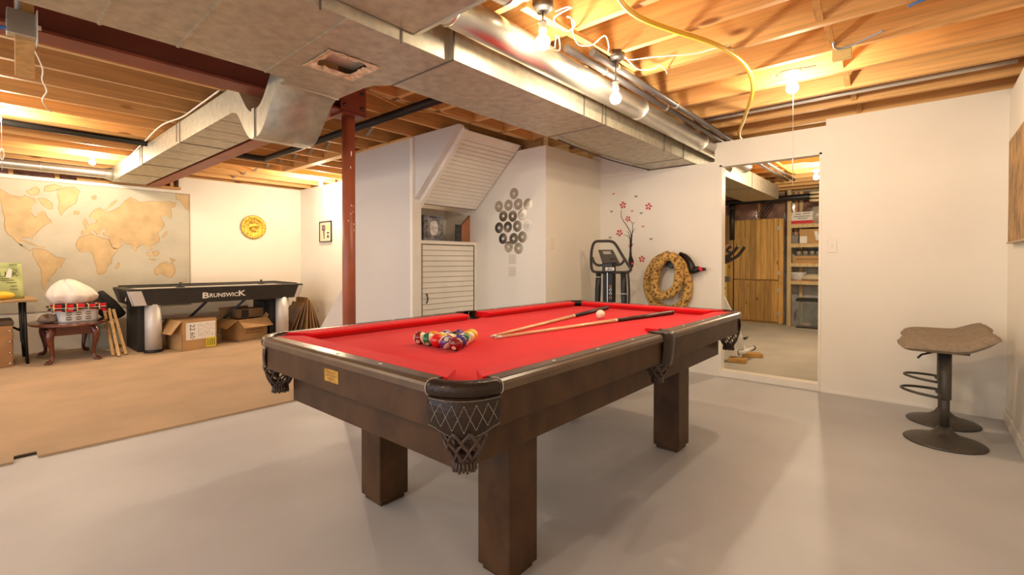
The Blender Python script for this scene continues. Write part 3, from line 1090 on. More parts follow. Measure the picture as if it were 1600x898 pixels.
# ------------------------------------------------------------------ balls
BR = 0.0286
CENT = Vector((1.285, 1.530, ZC + BR))
cols = {'yellow': (0.85, 0.55, 0.02), 'blue': (0.02, 0.035, 0.30), 'red': (0.72, 0.015, 0.02), 'purple': (0.10, 0.025, 0.22),
        'orange': (0.85, 0.28, 0.03), 'green': (0.01, 0.17, 0.06), 'maroon': (0.24, 0.012, 0.014), 'black': (0.012, 0.012, 0.014)}


def ball_mat(c, stripe):
    nm = 'ball_%s_%s' % (c, 'stripe' if stripe else 'solid')
    if nm in MATS:
        return MATS[nm]
    M = mat(nm, cols[c], 0.08, coat=0.6)
    nt = M.node_tree
    N, Lk = nt.nodes, nt.links
    b = N['Principled BSDF']
    tc = N.new('ShaderNodeTexCoord')
    sep = N.new('ShaderNodeSeparateXYZ')
    Lk.new(tc.outputs['Object'], sep.inputs[0])
    ab = N.new('ShaderNodeMath')
    ab.operation = 'ABSOLUTE'
    Lk.new(sep.outputs['Z'], ab.inputs[0])
    gt = N.new('ShaderNodeMath')
    gt.operation = 'GREATER_THAN'
    gt.inputs[1].default_value = BR * 0.50 if stripe else 1.0
    Lk.new(ab.outputs[0], gt.inputs[0])
    mx = N.new('ShaderNodeMix')
    mx.data_type = 'RGBA'
    mx.inputs[6].default_value = (*cols[c], 1)
    mx.inputs[7].default_value = (0.82, 0.72, 0.52, 1)
    Lk.new(gt.outputs[0], mx.inputs[0])
    Lk.new(mx.outputs[2], b.inputs['Base Color'])
    return M


def sphere(mb, r, seg=28, ring=16):
    return mb.lathe([(max(0, r * math.sin(PI * k / ring)), -r * math.cos(PI * k / ring)) for k in range(ring + 1)], (0, 0, 0), seg, caps=False)


def spot(num, r=BR):
    """ivory number disc on the +x side, its numeral on top, both wrapped on the ball"""
    g = MB()
    for k in range(18):
        pass
    n0 = 0
    pts = [Vector((1, 0, 0))]
    for rr_, nseg in ((0.16, 18), (0.33, 18)):
        for k in range(nseg):
            a = 2 * PI * k / nseg
            pts.append(Vector((1, rr_ * math.cos(a), rr_ * math.sin(a))))
    g.v = [p.normalized() * (r * 1.006) for p in pts]
    for k in range(18):
        k2 = (k + 1) % 18
        g.face((0, 1 + k, 1 + k2), True)
        g.face((1 + k, 19 + k, 19 + k2, 1 + k2), True)
    t = MB()
    Mx = Matrix(((0, 0, 1, 1), (1, 0, 0, 0), (0, 1, 0, 0), (0, 0, 0, 1)))
    t.text(str(num), 0.44, Mx)
    t.v = [Vector(p).normalized() * (r * 1.014) for p in t.v]
    return g, t


# base row runs from the near ball A to the far left ball B, apex points to the far end
rows = [['maroon-0-7', 'purple-1-12', 'red-0-3', 'green-1-14', 'maroon-1-15'],
        ['blue-0-2', 'red-1-11', 'yellow-1-13', 'orange-0-5'],
        ['green-1-6', 'black-0-8', 'blue-1-10'],
        ['yellow-1-9', 'purple-0-4'],
        ['yellow-0-1']]
place = ['in the base row of the rack', 'in the second row of the rack', 'in the middle row of the rack', 'beside the tip of the rack', 'at the tip of the rack']
rb = random.Random(11)
A = Vector((1.281, 1.418, ZC + BR))
for i, row in enumerate(rows):
    for j, spec in enumerate(row):
        c, stp, num = spec.split('-')
        stp = stp == '1'
        loc = A + Vector((i * 2.01 * BR * math.sin(PI / 3), (j + i * 0.5) * 2.01 * BR, 0))
        o = sphere(MB(), BR).build('pool_ball', ball_mat(c, stp))
        o.location = loc
        tocam = Vector((-loc.x, -loc.y, 0.33)).normalized()
        # aim the number disc roughly where the photograph shows it, otherwise a loose roll
        off = {'7': (0.35, -0.75), '12': (0.0, 0.55), '3': (-0.55, -0.2), '15': (0.45, -0.75), '2': (0.55, -0.35), '14': (0.25, -0.95), '10': (-0.2, 0.6)}.get(num, (rb.uniform(-1, 1), rb.uniform(-1, 1)))
        side = Vector((-tocam.y, tocam.x, 0)).normalized()
        dirx = (tocam - side * off[0] + Vector((0, 0, off[1]))).normalized()
        zz = Vector((0, 0, 1)) - dirx * dirx.z
        q = dirx.to_track_quat('X', 'Z').to_matrix()
        roll = {'15': 1.75, '14': 1.9, '12': 0.55, '9': 1.3, '6': 1.0}.get(num, rb.uniform(-0.6, 0.6))
        o.rotation_euler = (q @ Matrix.Rotation(roll, 3, 'X')).to_euler()
        tag(o, '%s %s pool ball %s' % ('striped' if stp else 'solid', c, place[i]), 'pool ball', 'racked pool balls')
        gs, gt_ = spot(num)
        gs.build('number_disc', ivory, o)
        gt_.build('numeral', print_black, o)
o = sphere(MB(), BR).build('cue_ball', ivory)
cbp = pt(938.3, 491, 'z', ZC + BR)
o.location = cbp
tag(o, 'plain ivory cue ball lying between the two cues', 'pool ball')

# ------------------------------------------------------------------ cues
shaft = mat('cue_maple', (0.80, 0.57, 0.32), 0.25, coat=0.4, vscale=6, stretch=(0.4, 8, 8), var=0.12)


def cue(label, tip, butt, split=0.50, butt_m=black):
    tip, butt = Vector(tip), Vector(butt)
    d = butt - tip
    ln = d.length
    t = thing('pool_cue', label, 'cue', tip + d * 0.5)
    rz = math.atan2(d.y, d.x)
    t.rotation_euler = (0, 0, rz)
    def rad(s):
        return 0.0062 + (0.0145 - 0.0062) * s
    def seg(s0, s1, n, m):
        a, b = (s0 - 0.5) * ln, (s1 - 0.5) * ln
        MB().tube([(a, 0, rad(s0)), (b, 0, rad(s1))], [rad(s0), rad(s1)], 14).build(n, m, t)
    seg(0.0, 0.008, 'tip', mat('chalk_tip', (0.55, 0.50, 0.50), 0.9))
    seg(0.008, 0.024, 'ferrule', mat('ferrule_white', (0.85, 0.80, 0.76), 0.4))
    seg(0.024, split, 'shaft', shaft)
    seg(split, split + 0.012, 'joint', ivory)
    seg(split + 0.012, 0.985, 'handle', butt_m)
    seg(0.985, 1.0, 'bumper', black)
    return t


zc = ZC + 0.001
p = [pt(a, b, 'z', ZC + 0.012) for a, b in ((767, 524), (949, 481), (774, 525.5), (1051, 488.5))]
for v in p:
    v.z = zc
cue('cue with a glossy black handle lying behind the cue ball', p[0], p[1], 0.60)
cue('cue with a long dark brown handle lying in front of the cue ball', p[2], p[3], 0.585, mat('cue_butt_brown', (0.035, 0.018, 0.012), 0.35, coat=0.3))

# ================================================================== FAR LEFT: MAP WALL AND THE THINGS STORED THERE
mp0 = thing('world_map', 'large beige world map on the far wall', 'map', (1.0, YM, 0.5))
mapc = mat('map_sea', (0.50, 0.475, 0.385), 0.75, var=0.10, vscale=3.0, detail=7)
landm = mat('map_land', (0.55, 0.41, 0.225), 0.75, var=0.16, vscale=6.0, detail=7)
coast = mat('map_coast', (0.36, 0.24, 0.12), 0.75)
MB().box(-0.12, 2.128, YM - 0.008, YM - 0.0005, 0.51, 2.118).build('sheet', mapc, mp0, world=True)
fr = MB()
for (x0, x1, z0, z1) in ((-0.12, 2.13, 2.113, 2.121), (2.122, 2.132, 0.51, 2.12), (-0.12, 2.13, 0.507, 0.514)):
    fr.box(x0, x1, YM - 0.0095, YM - 0.001, z0, z1)
fr.build('edge_strip', mat('map_edge', (0.34, 0.27, 0.17), 0.7), mp0, world=True)


def ring2(s):
    return [tuple(float(q) for q in w.split(',')) for w in s.split()]


LANDS = [
 '0,110 30,120 70,150 110,158 150,165 165,150 185,160 210,170 235,180 240,200 210,230 205,265 225,290 245,305 250,275 270,258 298,265 310,290 330,310 345,335 320,340 300,345 280,360 255,385 235,405 217,425 220,445 210,440 204,426 175,430 150,430 135,450 131,470 145,486 165,482 168,494 190,508 210,514 206,521 180,505 150,490 110,457 90,432 60,410 40,385 30,340 35,300 20,250 5,200 0,180',
 '180,125 230,95 265,110 250,140 210,150', '300,90 360,78 415,90 370,115 330,125 300,120', '255,175 300,170 345,200 346,240 310,235 280,205',
 '385,115 430,100 500,97 535,125 515,160 505,205 460,225 430,255 410,285 395,265 390,230 400,195 390,160',
 '495,262 510,258 525,262 520,275 500,275', '555,345 562,322 572,308 580,330 576,350', '612,158 640,150 645,168 625,178',
 '215,510 240,505 270,508 300,515 345,540 370,560 415,570 440,575 415,600 405,630 370,650 355,680 335,690 330,715 310,735 300,765 300,780 285,770 275,730 280,680 275,640 245,590 225,565 225,535',
 '520,450 545,425 590,415 620,412 650,425 690,440 725,445 745,490 770,505 792,502 770,530 745,560 745,600 720,620 715,650 690,672 660,680 645,655 640,615 630,580 625,545 610,530 570,530 535,525 510,490',
 '790,600 800,610 780,640 768,630',
 '545,410 550,385 580,380 570,360 600,345 640,335 655,318 640,310 612,302 600,300 605,280 635,245 670,235 710,250 722,265 760,250 800,230 830,190 870,165 905,180 935,200 1000,190 1060,195 1120,190 1180,200 1165,230 1140,240 1145,270 1140,310 1112,280 1075,295 1080,315 1100,345 1085,370 1050,400 1065,430 1060,460 1030,480 1004,482 1015,510 1000,515 978,490 960,480 940,480 915,500 900,525 885,500 870,475 840,470 830,450 800,440 825,475 790,505 760,510 740,470 725,440 735,425 700,420 690,400 720,382 700,372 665,390 668,412 650,412 640,395 620,380 610,392 632,412 600,400 580,400 565,415',
 '1175,140 1265,145 1262,255 1235,235 1210,190 1180,180', '1080,430 1100,402 1120,388 1115,405 1095,430', '985,525 1010,550 1002,562 980,537', '1020,527 1055,520 1060,545 1030,556',
 '1000,572 1040,578 1038,584 1000,578', '1133,568 1172,583 1152,588', '1035,640 1060,620 1085,600 1115,595 1120,610 1135,602 1150,595 1170,640 1165,670 1140,700 1110,690 1080,670 1050,685 1035,670',
 '1220,730 1245,705 1236,742', '700,250 745,205 775,178 780,190 745,222', '130,450 170,452 215,470 250,480 300,492 295,499 240,488 200,476 160,462',
]
for k, s_ in enumerate(LANDS):
    R2 = [pt(270 * 0 + x / 4.277, 270 + y / 4.277, 'y', YM - 0.008) for x, y in ring2(s_)]
    c = sum(R2, Vector((0, 0, 0))) / len(R2)
    # coast band slightly larger than the land, roughened
    def rough(P, grow, d, sd):
        rr_ = random.Random(sd)
        out = []
        for i in range(len(P)):
            a, b = P[i], P[(i + 1) % len(P)]
            for t in (0, 0.5):
                q = a.lerp(b, t)
                q = q + Vector((rr_.uniform(-.004, .004), 0, rr_.uniform(-.004, .004)))
                v = (q - c)
                v.y = 0
                q = q + (v.normalized() * grow if v.length > 1e-4 else Vector((0, 0, 0)))
                q.y = d
                q.x = max(-0.118, min(2.12, q.x))
                q.z = max(0.516, min(2.112, q.z))
                out.append(q)
        return out
    lo = MB().poly(rough(R2, 0.007, YM - 0.0086, k))
    lo.build('coastline', coast, mp0, world=True)
    MB().poly(rough(R2, 0.0, YM - 0.0092, k)).build('landmass', landm, mp0, world=True)
# fine graticule marks
gl = MB()
for k in range(9):
    z = 0.62 + k * 0.17
    gl.box(-0.11, 2.11, YM - 0.0083, YM - 0.0079, z, z + 0.0012)
gl.build('graticule', mat('map_line', (0.52, 0.47, 0.36), 0.8), mp0, world=True)

# round brass plate
bp = pt(395.5, 355, 'y', YM)
t = thing('brass_plate', 'round embossed brass plate hanging on the far wall', 'wall plate', (bp.x, YM, bp.z))
prof = [(0.0, 0.012), (0.03, 0.016), (0.055, 0.010), (0.09, 0.014), (0.10, 0.022), (0.115, 0.018), (0.125, 0.024), (0.165, 0.030), (0.185, 0.030), (0.192, 0.022), (0.190, 0.014), (0.12, 0.004), (0.0, 0.002)]
MB().lathe(prof, (0, 0, 0), 40, axis=(0, -1, 0)).build('dish', mat('brass_emboss', (0.62, 0.40, 0.07), 0.3, metal=0.9, var=0.35, vscale=38, bump=0.8, bscale=70), t)
rel = MB()
rr_ = random.Random(5)
for k in range(26):
    a = 2 * PI * k / 26
    rel.lathe([(0.010, 0), (0.008, 0.004), (0.0, 0.006)], (0.148 * math.cos(a), -0.028, 0.148 * math.sin(a)), 8, axis=(0, -1, 0))
for k in range(14):
    a, rr0 = rr_.uniform(0, 6.28), rr_.uniform(0.0, 0.075)
    rel.lathe([(0.02, 0), (0.013, 0.007), (0.0, 0.011)], (rr0 * math.cos(a), -0.012, rr0 * math.sin(a)), 8, axis=(0, -1, 0))
rel.build('relief', MATS['brass_emboss'], t)

# framed picture on the stair wall at the far end
fa, fb_ = pt(500.5, 346.5, 'x', XS), pt(519, 377.5, 'x', XS)
yc, zc_ = (fa.y + fb_.y) / 2, (fa.z + fb_.z) / 2
hw, hh = abs(fa.y - fb_.y) / 2, abs(fa.z - fb_.z) / 2
t = thing('picture_frame', 'small black framed picture near the far corner', 'picture', (XS, yc, zc_))
g = MB()
for (y0, y1, z0, z1) in ((-hw, hw, hh - 0.014, hh), (-hw, hw, -hh, -hh + 0.014), (-hw, -hw + 0.014, -hh, hh), (hw - 0.014, hw, -hh, hh)):
    g.box(-0.022, -0.001, y0, y1, z0, z1)
g.build('frame', black, t)
MB().box(-0.012, -0.002, -hw + 0.01, hw - 0.01, -hh + 0.01, hh - 0.01).build('mat_board', mat('mat_board', (0.80, 0.70, 0.52), 0.8), t)
g = MB()
g.box(-0.014, -0.011, 0.0, hw * 0.62, 0.02, hh * 0.66)
g.prism([(-0.014, hw * 0.45, 0.03), (-0.014, 0.02, 0.03), (-0.014, hw * 0.15, -hh * 0.7), (-0.014, hw * 0.28, -hh * 0.7)], (0.003, 0, 0))
g.build('print_figure', mat('print_grey', (0.22, 0.17, 0.18), 0.8), t)
g = MB()
g.box(-0.014, -0.011, -hw * 0.62, -hw * 0.25, -hh * 0.2, -0.01)
g.box(-0.014, -0.011, -hw * 0.55, -hw * 0.3, -hh * 0.62, -hh * 0.35)
g.build('print_marks', print_black, t)
MB().box(-0.0135, -0.011, -hw * 0.66, -hw * 0.2, 0.03, hh * 0.68).build('print_panel', mat('print_yellow', (0.72, 0.58, 0.22), 0.8), t)

# ------------------------------------------------------------------ air hockey table
ah = thing('air_hockey_table', 'black air hockey table with silver corners and legs under the map', 'game table', (2.245, 7.53, 0))
ax0, ax1, ay0, ay1, az0, az1 = 1.21, 3.285, 7.05, 7.98, 0.595, 0.795
fasc = mat('hockey_black', (0.022, 0.020, 0.019), 0.5, var=0.2, vscale=30)
g = MB()


def band(o, zt, zb, tin):
    top = [(ax0 - o, ay0 - o), (ax1 + o, ay0 - o), (ax1 + o, ay1 + o), (ax0 - o, ay1 + o)]
    bot = [(ax0 + tin, ay0 + tin * 0.4), (ax1 - tin, ay0 + tin * 0.4), (ax1 - tin, ay1 - tin * 0.4), (ax0 + tin, ay1 - tin * 0.4)]
    n = len(g.v)
    g.v += [Vector((x, y, zt)) for x, y in top] + [Vector((x, y, zb)) for x, y in bot]
    for k in range(4):
        k2 = (k + 1) % 4
        g.face((n + k2, n + k, n + 4 + k, n + 4 + k2))
    g.face((n + 4, n + 5, n + 6, n + 7)[::-1])


band(0.0, az1 - 0.02, az0, 0.055)
g.build('cabinet', fasc, ah, world=True)
tr = MB()
for (x0, x1, y0, y1) in ((ax0, ax1, ay0, ay0 + 0.10), (ax0, ax1, ay1 - 0.10, ay1), (ax0, ax0 + 0.10, ay0 + 0.1, ay1 - 0.1), (ax1 - 0.10, ax1, ay0 + 0.1, ay1 - 0.1)):
    tr.box(x0, x1, y0, y1, az1 - 0.025, az1)
tr.build('top_rail', fasc, ah, world=True, bevel=0.008, seg=2)
MB().box(ax0 + 0.09, ax1 - 0.09, ay0 + 0.09, ay1 - 0.09, az1 - 0.04, az1 - 0.018).build('playfield', mat('playfield_white', (0.85, 0.83, 0.78), 0.2), ah, world=True)
rl = MB()
rl.tube([(ax0 + 0.05, ay1 - 0.05, az1 + 0.012), (ax1 - 0.05, ay1 - 0.05, az1 + 0.012)], 0.009, 8)
rl.tube([(ax1 - 0.05, ay1 - 0.05, az1 + 0.012), (ax1 - 0.05, ay0 + 0.1, az1 + 0.006)], 0.009, 8)
rl.build('rim_rail', fasc, ah, world=True)
for (cx_, sx) in ((ax0, 1), (ax1, -1)):
    wide = 0.125 if sx > 0 else 0.07
    g = MB()
    o_ = 0.006
    top = [(cx_ - sx * o_, ay0 + 0.045), (cx_ - sx * o_, ay0 + 0.012), (cx_ + sx * 0.014, ay0 - o_), (cx_ + sx * wide, ay0 - o_)]
    for k in range(2):
        dx, dy, z_ = (0, 0, az1 - 0.022) if k == 0 else (sx * 0.055, 0.022, az0 + 0.002)
        g.v += [Vector((x + dx, y + dy, z_)) for x, y in top]
    for k in range(3):
        g.face((k, k + 1, k + 5, k + 4) if sx < 0 else (k + 4, k + 5, k + 1, k))
    g.build('corner_cap', silver, ah, world=True, solid=0.005)
for xx in (1.30 + 0.17, 3.02):
    MB().cyl((xx, 7.155, 0.03), (xx, 7.155, az0 + 0.01), 0.087, 28).build('front_leg', silver, ah, world=True)
    MB().lathe([(0.0, 0.0), (0.10, 0.0), (0.10, 0.02), (0.088, 0.034), (0.0, 0.034)], (xx, 7.155, 0.014), 24).build('foot', black, ah, world=True)
    MB().box(xx - 0.14, xx - 0.02, 7.24, 7.86, 0.02, az0 + 0.01).build('leg_panel', fasc, ah, world=True)
for (xa, xb) in ((2.13, 1.84), (2.62, 2.30)):
    MB().beam((xa, 7.4, az0), (xb, 7.62, 0.22), 0.03, 0.03).build('strut', black, ah, world=True)
txt = MB()
MT = Matrix(((1, 0, 0, 0), (0, 0, -1, 0), (0, 1, 0, 0), (0, 0, 0, 1)))


def word_at(mb, pixels, y, parts, up=1.0):
    pass


pa, pb = pt(316.5, 462, 'y', ay0 + 0.012), pt(384, 461, 'y', ay0 + 0.012)
wl = pb.x - pa.x
hgt = 0.125
t1, t2, t3 = MB(), MB(), MB()
t1.text('B', 1, Matrix.Identity(4), align='LEFT', bold=0.022)
t2.text('RUNSWIC', 1, Matrix.Identity(4), align='LEFT', bold=0.022)
t3.text('K', 1, Matrix.Identity(4), align='LEFT', bold=0.022)


def bbx(m_):
    return min(p.x for p in m_.v), max(p.x for p in m_.v), min(p.y for p in m_.v), max(p.y for p in m_.v)


slope = Matrix(((1, 0, 0), (0, 0.08, 0.06), (0, 1, 0)))
cur = 0.0
tot = MB()
for (m_, wfrac, hfrac, zoff) in ((t1, 0.145, 1.0, -0.10), (t2, 0.655, 0.72, 0.0), (t3, 0.18, 1.0, 0.02)):
    a, b, c_, d_ = bbx(m_)
    n = len(tot.v)
    for p_ in m_.v:
        x = pa.x + (cur + (p_.x - a) / (b - a) * wfrac) * wl
        z = 0.655 + ((p_.y - c_) / (d_ - c_) * hfrac + zoff) * hgt * 0.62
        yy = ay0 + 0.022 * (az1 - 0.02 - z) / (az1 - az0 - 0.02) - 0.0015
        tot.v.append(Vector((x, yy, z)))
    for f_ in m_.f:
        tot.face([n + i for i in f_])
    cur += wfrac + 0.012
tot.build('lettering', mat('letter_white', (0.86, 0.85, 0.82), 0.5), ah, world=True)
# crescent mark on the end
cr = MB()
pts = []
for k in range(13):
    a = PI * (0.9 + 1.15 * k / 12)
    pts.append((0.045 * math.cos(a), 0.045 * math.sin(a)))
for k in range(13):
    a = PI * (0.9 + 1.15 * (12 - k) / 12)
    pts.append((0.012 + 0.032 * math.cos(a), 0.012 + 0.032 * math.sin(a)))
cr.poly([(ax0 + 0.024, 7.34 + u_, 0.685 + v_) for u_, v_ in pts])
cr.build('end_mark', MATS['letter_white'], ah, world=True)
st_ = pt(282, 445, 'y', 7.5)
for (px_, py_, yy) in ((282, 446, 7.62), (408, 442, 7.78)):
    q = pt(px_, py_, 'y', yy)
    m_ = thing('hockey_mallet', 'black mallet lying on the %s of the white playfield' % ('left part' if px_ < 300 else 'right part'), 'mallet', (q.x, yy, az1 - 0.018))
    MB().lathe([(0.0, 0.0), (0.05, 0.0), (0.05, 0.018), (0.044, 0.022), (0.018, 0.024), (0.014, 0.05), (0.018, 0.066), (0.0, 0.072)], (0, 0, 0), 20).build('handle', black, m_)


# ------------------------------------------------------------------ boxes and loose things under and beside it
def carton(name, label, x, y, w, d, h, rz, m, flaps=(), z=0.014, cat='box'):
    t = thing(name, label, cat, (x, y, z), rz)
    th = 0.006
    g = MB()
    g.box(-w / 2, w / 2, -d / 2, -d / 2 + th, 0, h)
    g.box(-w / 2, w / 2, d / 2 - th, d / 2, 0, h)
    g.box(-w / 2, -w / 2 + th, -d / 2, d / 2, 0, h)
    g.box(w / 2 - th, w / 2, -d / 2, d / 2, 0, h)
    g.box(-w / 2, w / 2, -d / 2, d / 2, 0, th)
    g.build('body', m, t)
    for (side, ang, ln) in flaps:
        a = math.radians(ang)
        c_, s2 = math.cos(a) * ln, math.sin(a) * ln
        if side == 'f':
            q = [(-w / 2, -d / 2, h), (w / 2, -d / 2, h), (w / 2 + 0.0, -d / 2 - c_, h + s2), (-w / 2 - 0.0, -d / 2 - c_, h + s2)]
        if side == 'b':
            q = [(-w / 2, d / 2, h), (w / 2, d / 2, h), (w / 2, d / 2 + c_, h + s2), (-w / 2, d / 2 + c_, h + s2)]
        if side == 'l':
            q = [(-w / 2, -d / 2, h), (-w / 2, d / 2, h), (-w / 2 - c_, d / 2, h + s2), (-w / 2 - c_, -d / 2, h + s2)]
        if side == 'r':
            q = [(w / 2, -d / 2, h), (w / 2, d / 2, h), (w / 2 + c_, d / 2, h + s2), (w / 2 + c_, -d / 2, h + s2)]
        MB().poly(q).build('flap', m, t, solid=0.005)
    return t


c0, c1 = pt(284.5, 549, 'z', 0.014), pt(339, 541, 'z', 0.014)
w_ = (c1 - c0).length
rz_ = math.atan2(c1.y - c0.y, c1.x - c0.x)
ctr = (c0 + c1) / 2 + Vector((-math.sin(rz_), math.cos(rz_), 0)) * 0.21
b1 = carton('cardboard_box', 'cardboard box with a printed 22.60 label under the hockey table', ctr.x, ctr.y, w_, 0.42, 0.375, rz_, card, (('l', -52, 0.2), ('b', -8, 0.2)))
MB().box(-w_ / 2, w_ / 2, -0.205, 0.15, 0.372, 0.378).build('lid', card2, b1)
MB().box(-w_ / 2 + 0.045, w_ / 2 - 0.02, -0.2115, -0.2102, 0.13, 0.345).build('label_sheet', paperw, b1)
g = MB()
Mx = Matrix(((0, 1, 0, -w_ / 2 + 0.115), (0, 0, -1, -0.2122), (-1, 0, 0, 0.232), (0, 0, 0, 1)))
g.text('22.60', 0.082, Mx)
g.build('label_text', print_black, b1)
g = MB()
rr_ = random.Random(9)
for k in range(11):
    xk = -w_ / 2 + 0.19 + k * 0.021
    if xk < w_ / 2 - 0.03:
        z1 = 0.33 - rr_.uniform(0, 0.03)
        while z1 > 0.16:
            ln = rr_.uniform(0.015, 0.06)
            g.box(xk, xk + 0.004, -0.2122, -0.2116, max(0.15, z1 - ln), z1)
            z1 -= ln + rr_.uniform(0.01, 0.05)
g.build('label_print', mat('print_soft', (0.35, 0.33, 0.33), 0.8), b1)
MB().box(w_ / 2 - 0.13, w_ / 2 - 0.012, -0.2118, -0.2102, 0.012, 0.135).build('yellow_sticker', mat('sticker_yellow', (0.80, 0.66, 0.03), 0.6), b1)
g = MB()
for k in range(4):
    g.box(w_ / 2 - 0.115 + k * 0.026, w_ / 2 - 0.106 + k * 0.026, -0.2124, -0.2118, 0.03, 0.12)
g.build('sticker_print', print_black, b1)
c0, c1 = pt(378, 537, 'z', 0.014), pt(420, 527, 'z', 0.014)
b2_ = carton('cardboard_box', 'open cardboard box with splayed flaps behind the pool table corner', 2.60, 7.42, 0.44, 0.40, 0.30, math.radians(14), card, (('f', -40, 0.17), ('l', -32, 0.2), ('r', 55, 0.18), ('b', 70, 0.16)))
g = MB()
for k in range(2):
    g.box(-0.12, 0.15, -0.2022, -0.2002, 0.13 - k * 0.035, 0.145 - k * 0.035)
g.build('print_lines', mat('print_brown', (0.22, 0.12, 0.05), 0.8), b2_)
b3 = carton('small_box', 'small closed cardboard box with a black window on the open box', 2.66, 7.47, 0.36, 0.24, 0.13, math.radians(12), card2, (), 0.316)
MB().box(-0.175, 0.175, -0.115, 0.115, 0.125, 0.13).build('lid', card2, b3)
MB().box(-0.165, -0.06, -0.1225, -0.1202, 0.012, 0.12).build('window', black, b3)
t = thing('speaker_box', 'dark box standing behind the open cardboard box', 'box', (2.93, 7.50, 0.014))
MB().box(-0.09, 0.06, -0.12, 0.2, 0, 0.53).build('case', mat('box_navy', (0.01, 0.012, 0.02), 0.6), t, bevel=0.006)
MB().box(-0.08, 0.05, -0.123, -0.12, 0.03, 0.5).build('grille', black, t)
# flattened cartons leaning together at the right end of the hockey table
lean = [(3.17, 25.5, 0.46, 0, 1), (3.25, 18.5, 0.50, 0, 0), (3.34, 12, 0.47, 0, 1), (3.45, 2, 0.55, 0, 2), (3.52, -3, 0.52, 0, 0), (3.58, -8, 0.50, 0, 2), (3.64, -14, 0.47, 0, 0), (3.69, -20, 0.42, 0, 1)]
cm = [card2, mat('cardboard_grey', (0.24, 0.17, 0.12), 0.85, var=0.2, vscale=6), card]
words = ['first at the left, tilted hard against the silver leg', 'second from the left', 'third from the left', 'tallest, standing upright in the middle', 'just right of the tallest', 'third from the right', 'second from the right', 'last at the right, leaning lowest']
for k, (x, tl, hh, rzd, ci) in enumerate(lean):
    o = MB().box(-0.006, 0.006, -0.20, 0.20, 0, hh).build('folded_carton', cm[ci])
    o.location = (x - 0.02 + 0.0 * k, 7.43, 0.014 + abs(math.sin(math.radians(tl))) * 0.006)
    o.rotation_euler = (0, math.radians(tl) * (1 if tl > 0 else 1), math.radians(rzd))
    tag(o, 'flattened brown carton, ' + words[k], 'carton', 'flattened cartons leaning at the end of the hockey table')
# outlet and charger under the hockey table
g = thing('power_adapter', 'black power adapter plugged in under the hockey table', 'adapter', (1.30, YM, 0.3))
q = pt(203, 525, 'y', YM - 0.03)
g.location = (q.x, YM, q.z)
MB().box(-0.03, 0.03, -0.05, -0.001, -0.07, 0.06).build('body', black, g, bevel=0.008)
MB().tube([(0, -0.03, 0.06), (0.0, -0.03, 0.2), (0.004, -0.02, 0.33)], 0.008, 8).build('cable', black, g)
MB().tube([(0, -0.03, -0.07), (0.0, -0.03, -0.12), (0.02, -0.04, -q.z + 0.03)], 0.006, 8).build('cord', black, g)

# ------------------------------------------------------------------ oval coffee table with the laundry
ct = thing('coffee_table', 'oval cherry wood table with curved legs under the map', 'table', (0.74, 7.5, 0.014))
prof = [(0.0, 0.395), (0.93, 0.395), (0.975, 0.40), (1.0, 0.41), (0.985, 0.42), (0.95, 0.425), (0.0, 0.425)]
g = MB()
g.lathe(prof, (0, 0, 0), 48)
g.v = [Vector((p.x * 0.345, p.y * 0.53, p.z)) for p in g.v]
g.build('top', cherry, ct)
g = MB()
for (x0, x1, y0, y1) in ((-0.165, 0.165, -0.375, -0.355), (-0.165, 0.165, 0.355, 0.375), (-0.165, -0.145, -0.37, 0.37), (0.145, 0.165, -0.37, 0.37)):
    g.box(x0, x1, y0, y1, 0.30, 0.396)
g.build('apron', cherry, ct)
for sx in (-1, 1):
    for sy in (-1, 1):
        pth = spline([(sx * 0.165, sy * 0.365, 0.39), (sx * 0.185, sy * 0.385, 0.33), (sx * 0.19, sy * 0.39, 0.27), (sx * 0.175, sy * 0.375, 0.16), (sx * 0.168, sy * 0.368, 0.07), (sx * 0.182, sy * 0.383, 0.03), (sx * 0.205, sy * 0.405, 0.014)], 4)
        rr2 = []
        key = [0.028, 0.036, 0.033, 0.022, 0.017, 0.022, 0.028]
        for k in range(len(pth)):
            f_ = k / 4
            i = min(int(f_), 5)
            rr2.append(key[i] + (key[i + 1] - key[i]) * (f_ - i))
        lgm = MB().tube(pth, rr2, 12)
        lgm.lathe([(0.0, 0.0), (0.026, 0.0), (0.034, 0.008), (0.030, 0.02), (0.0, 0.028)], (sx * 0.205, sy * 0.405, 0), 14)
        lgm.build('leg', cherry, ct)
# basket
lb = thing('laundry_basket', 'white slotted plastic laundry basket on the oval table', 'basket', (0.80, 7.36, 0.439), math.radians(4))
basm = mat('basket_plastic', (0.74, 0.72, 0.68), 0.4)


def RB(u, r, z, rx, ry, pw=4.0):
    a = 2 * PI * u
    c_, s2 = math.cos(a), math.sin(a)
    return Vector((rx * abs(c_) ** (2 / pw) * (1 if c_ > 0 else -1), ry * abs(s2) ** (2 / pw) * (1 if s2 > 0 else -1), z))


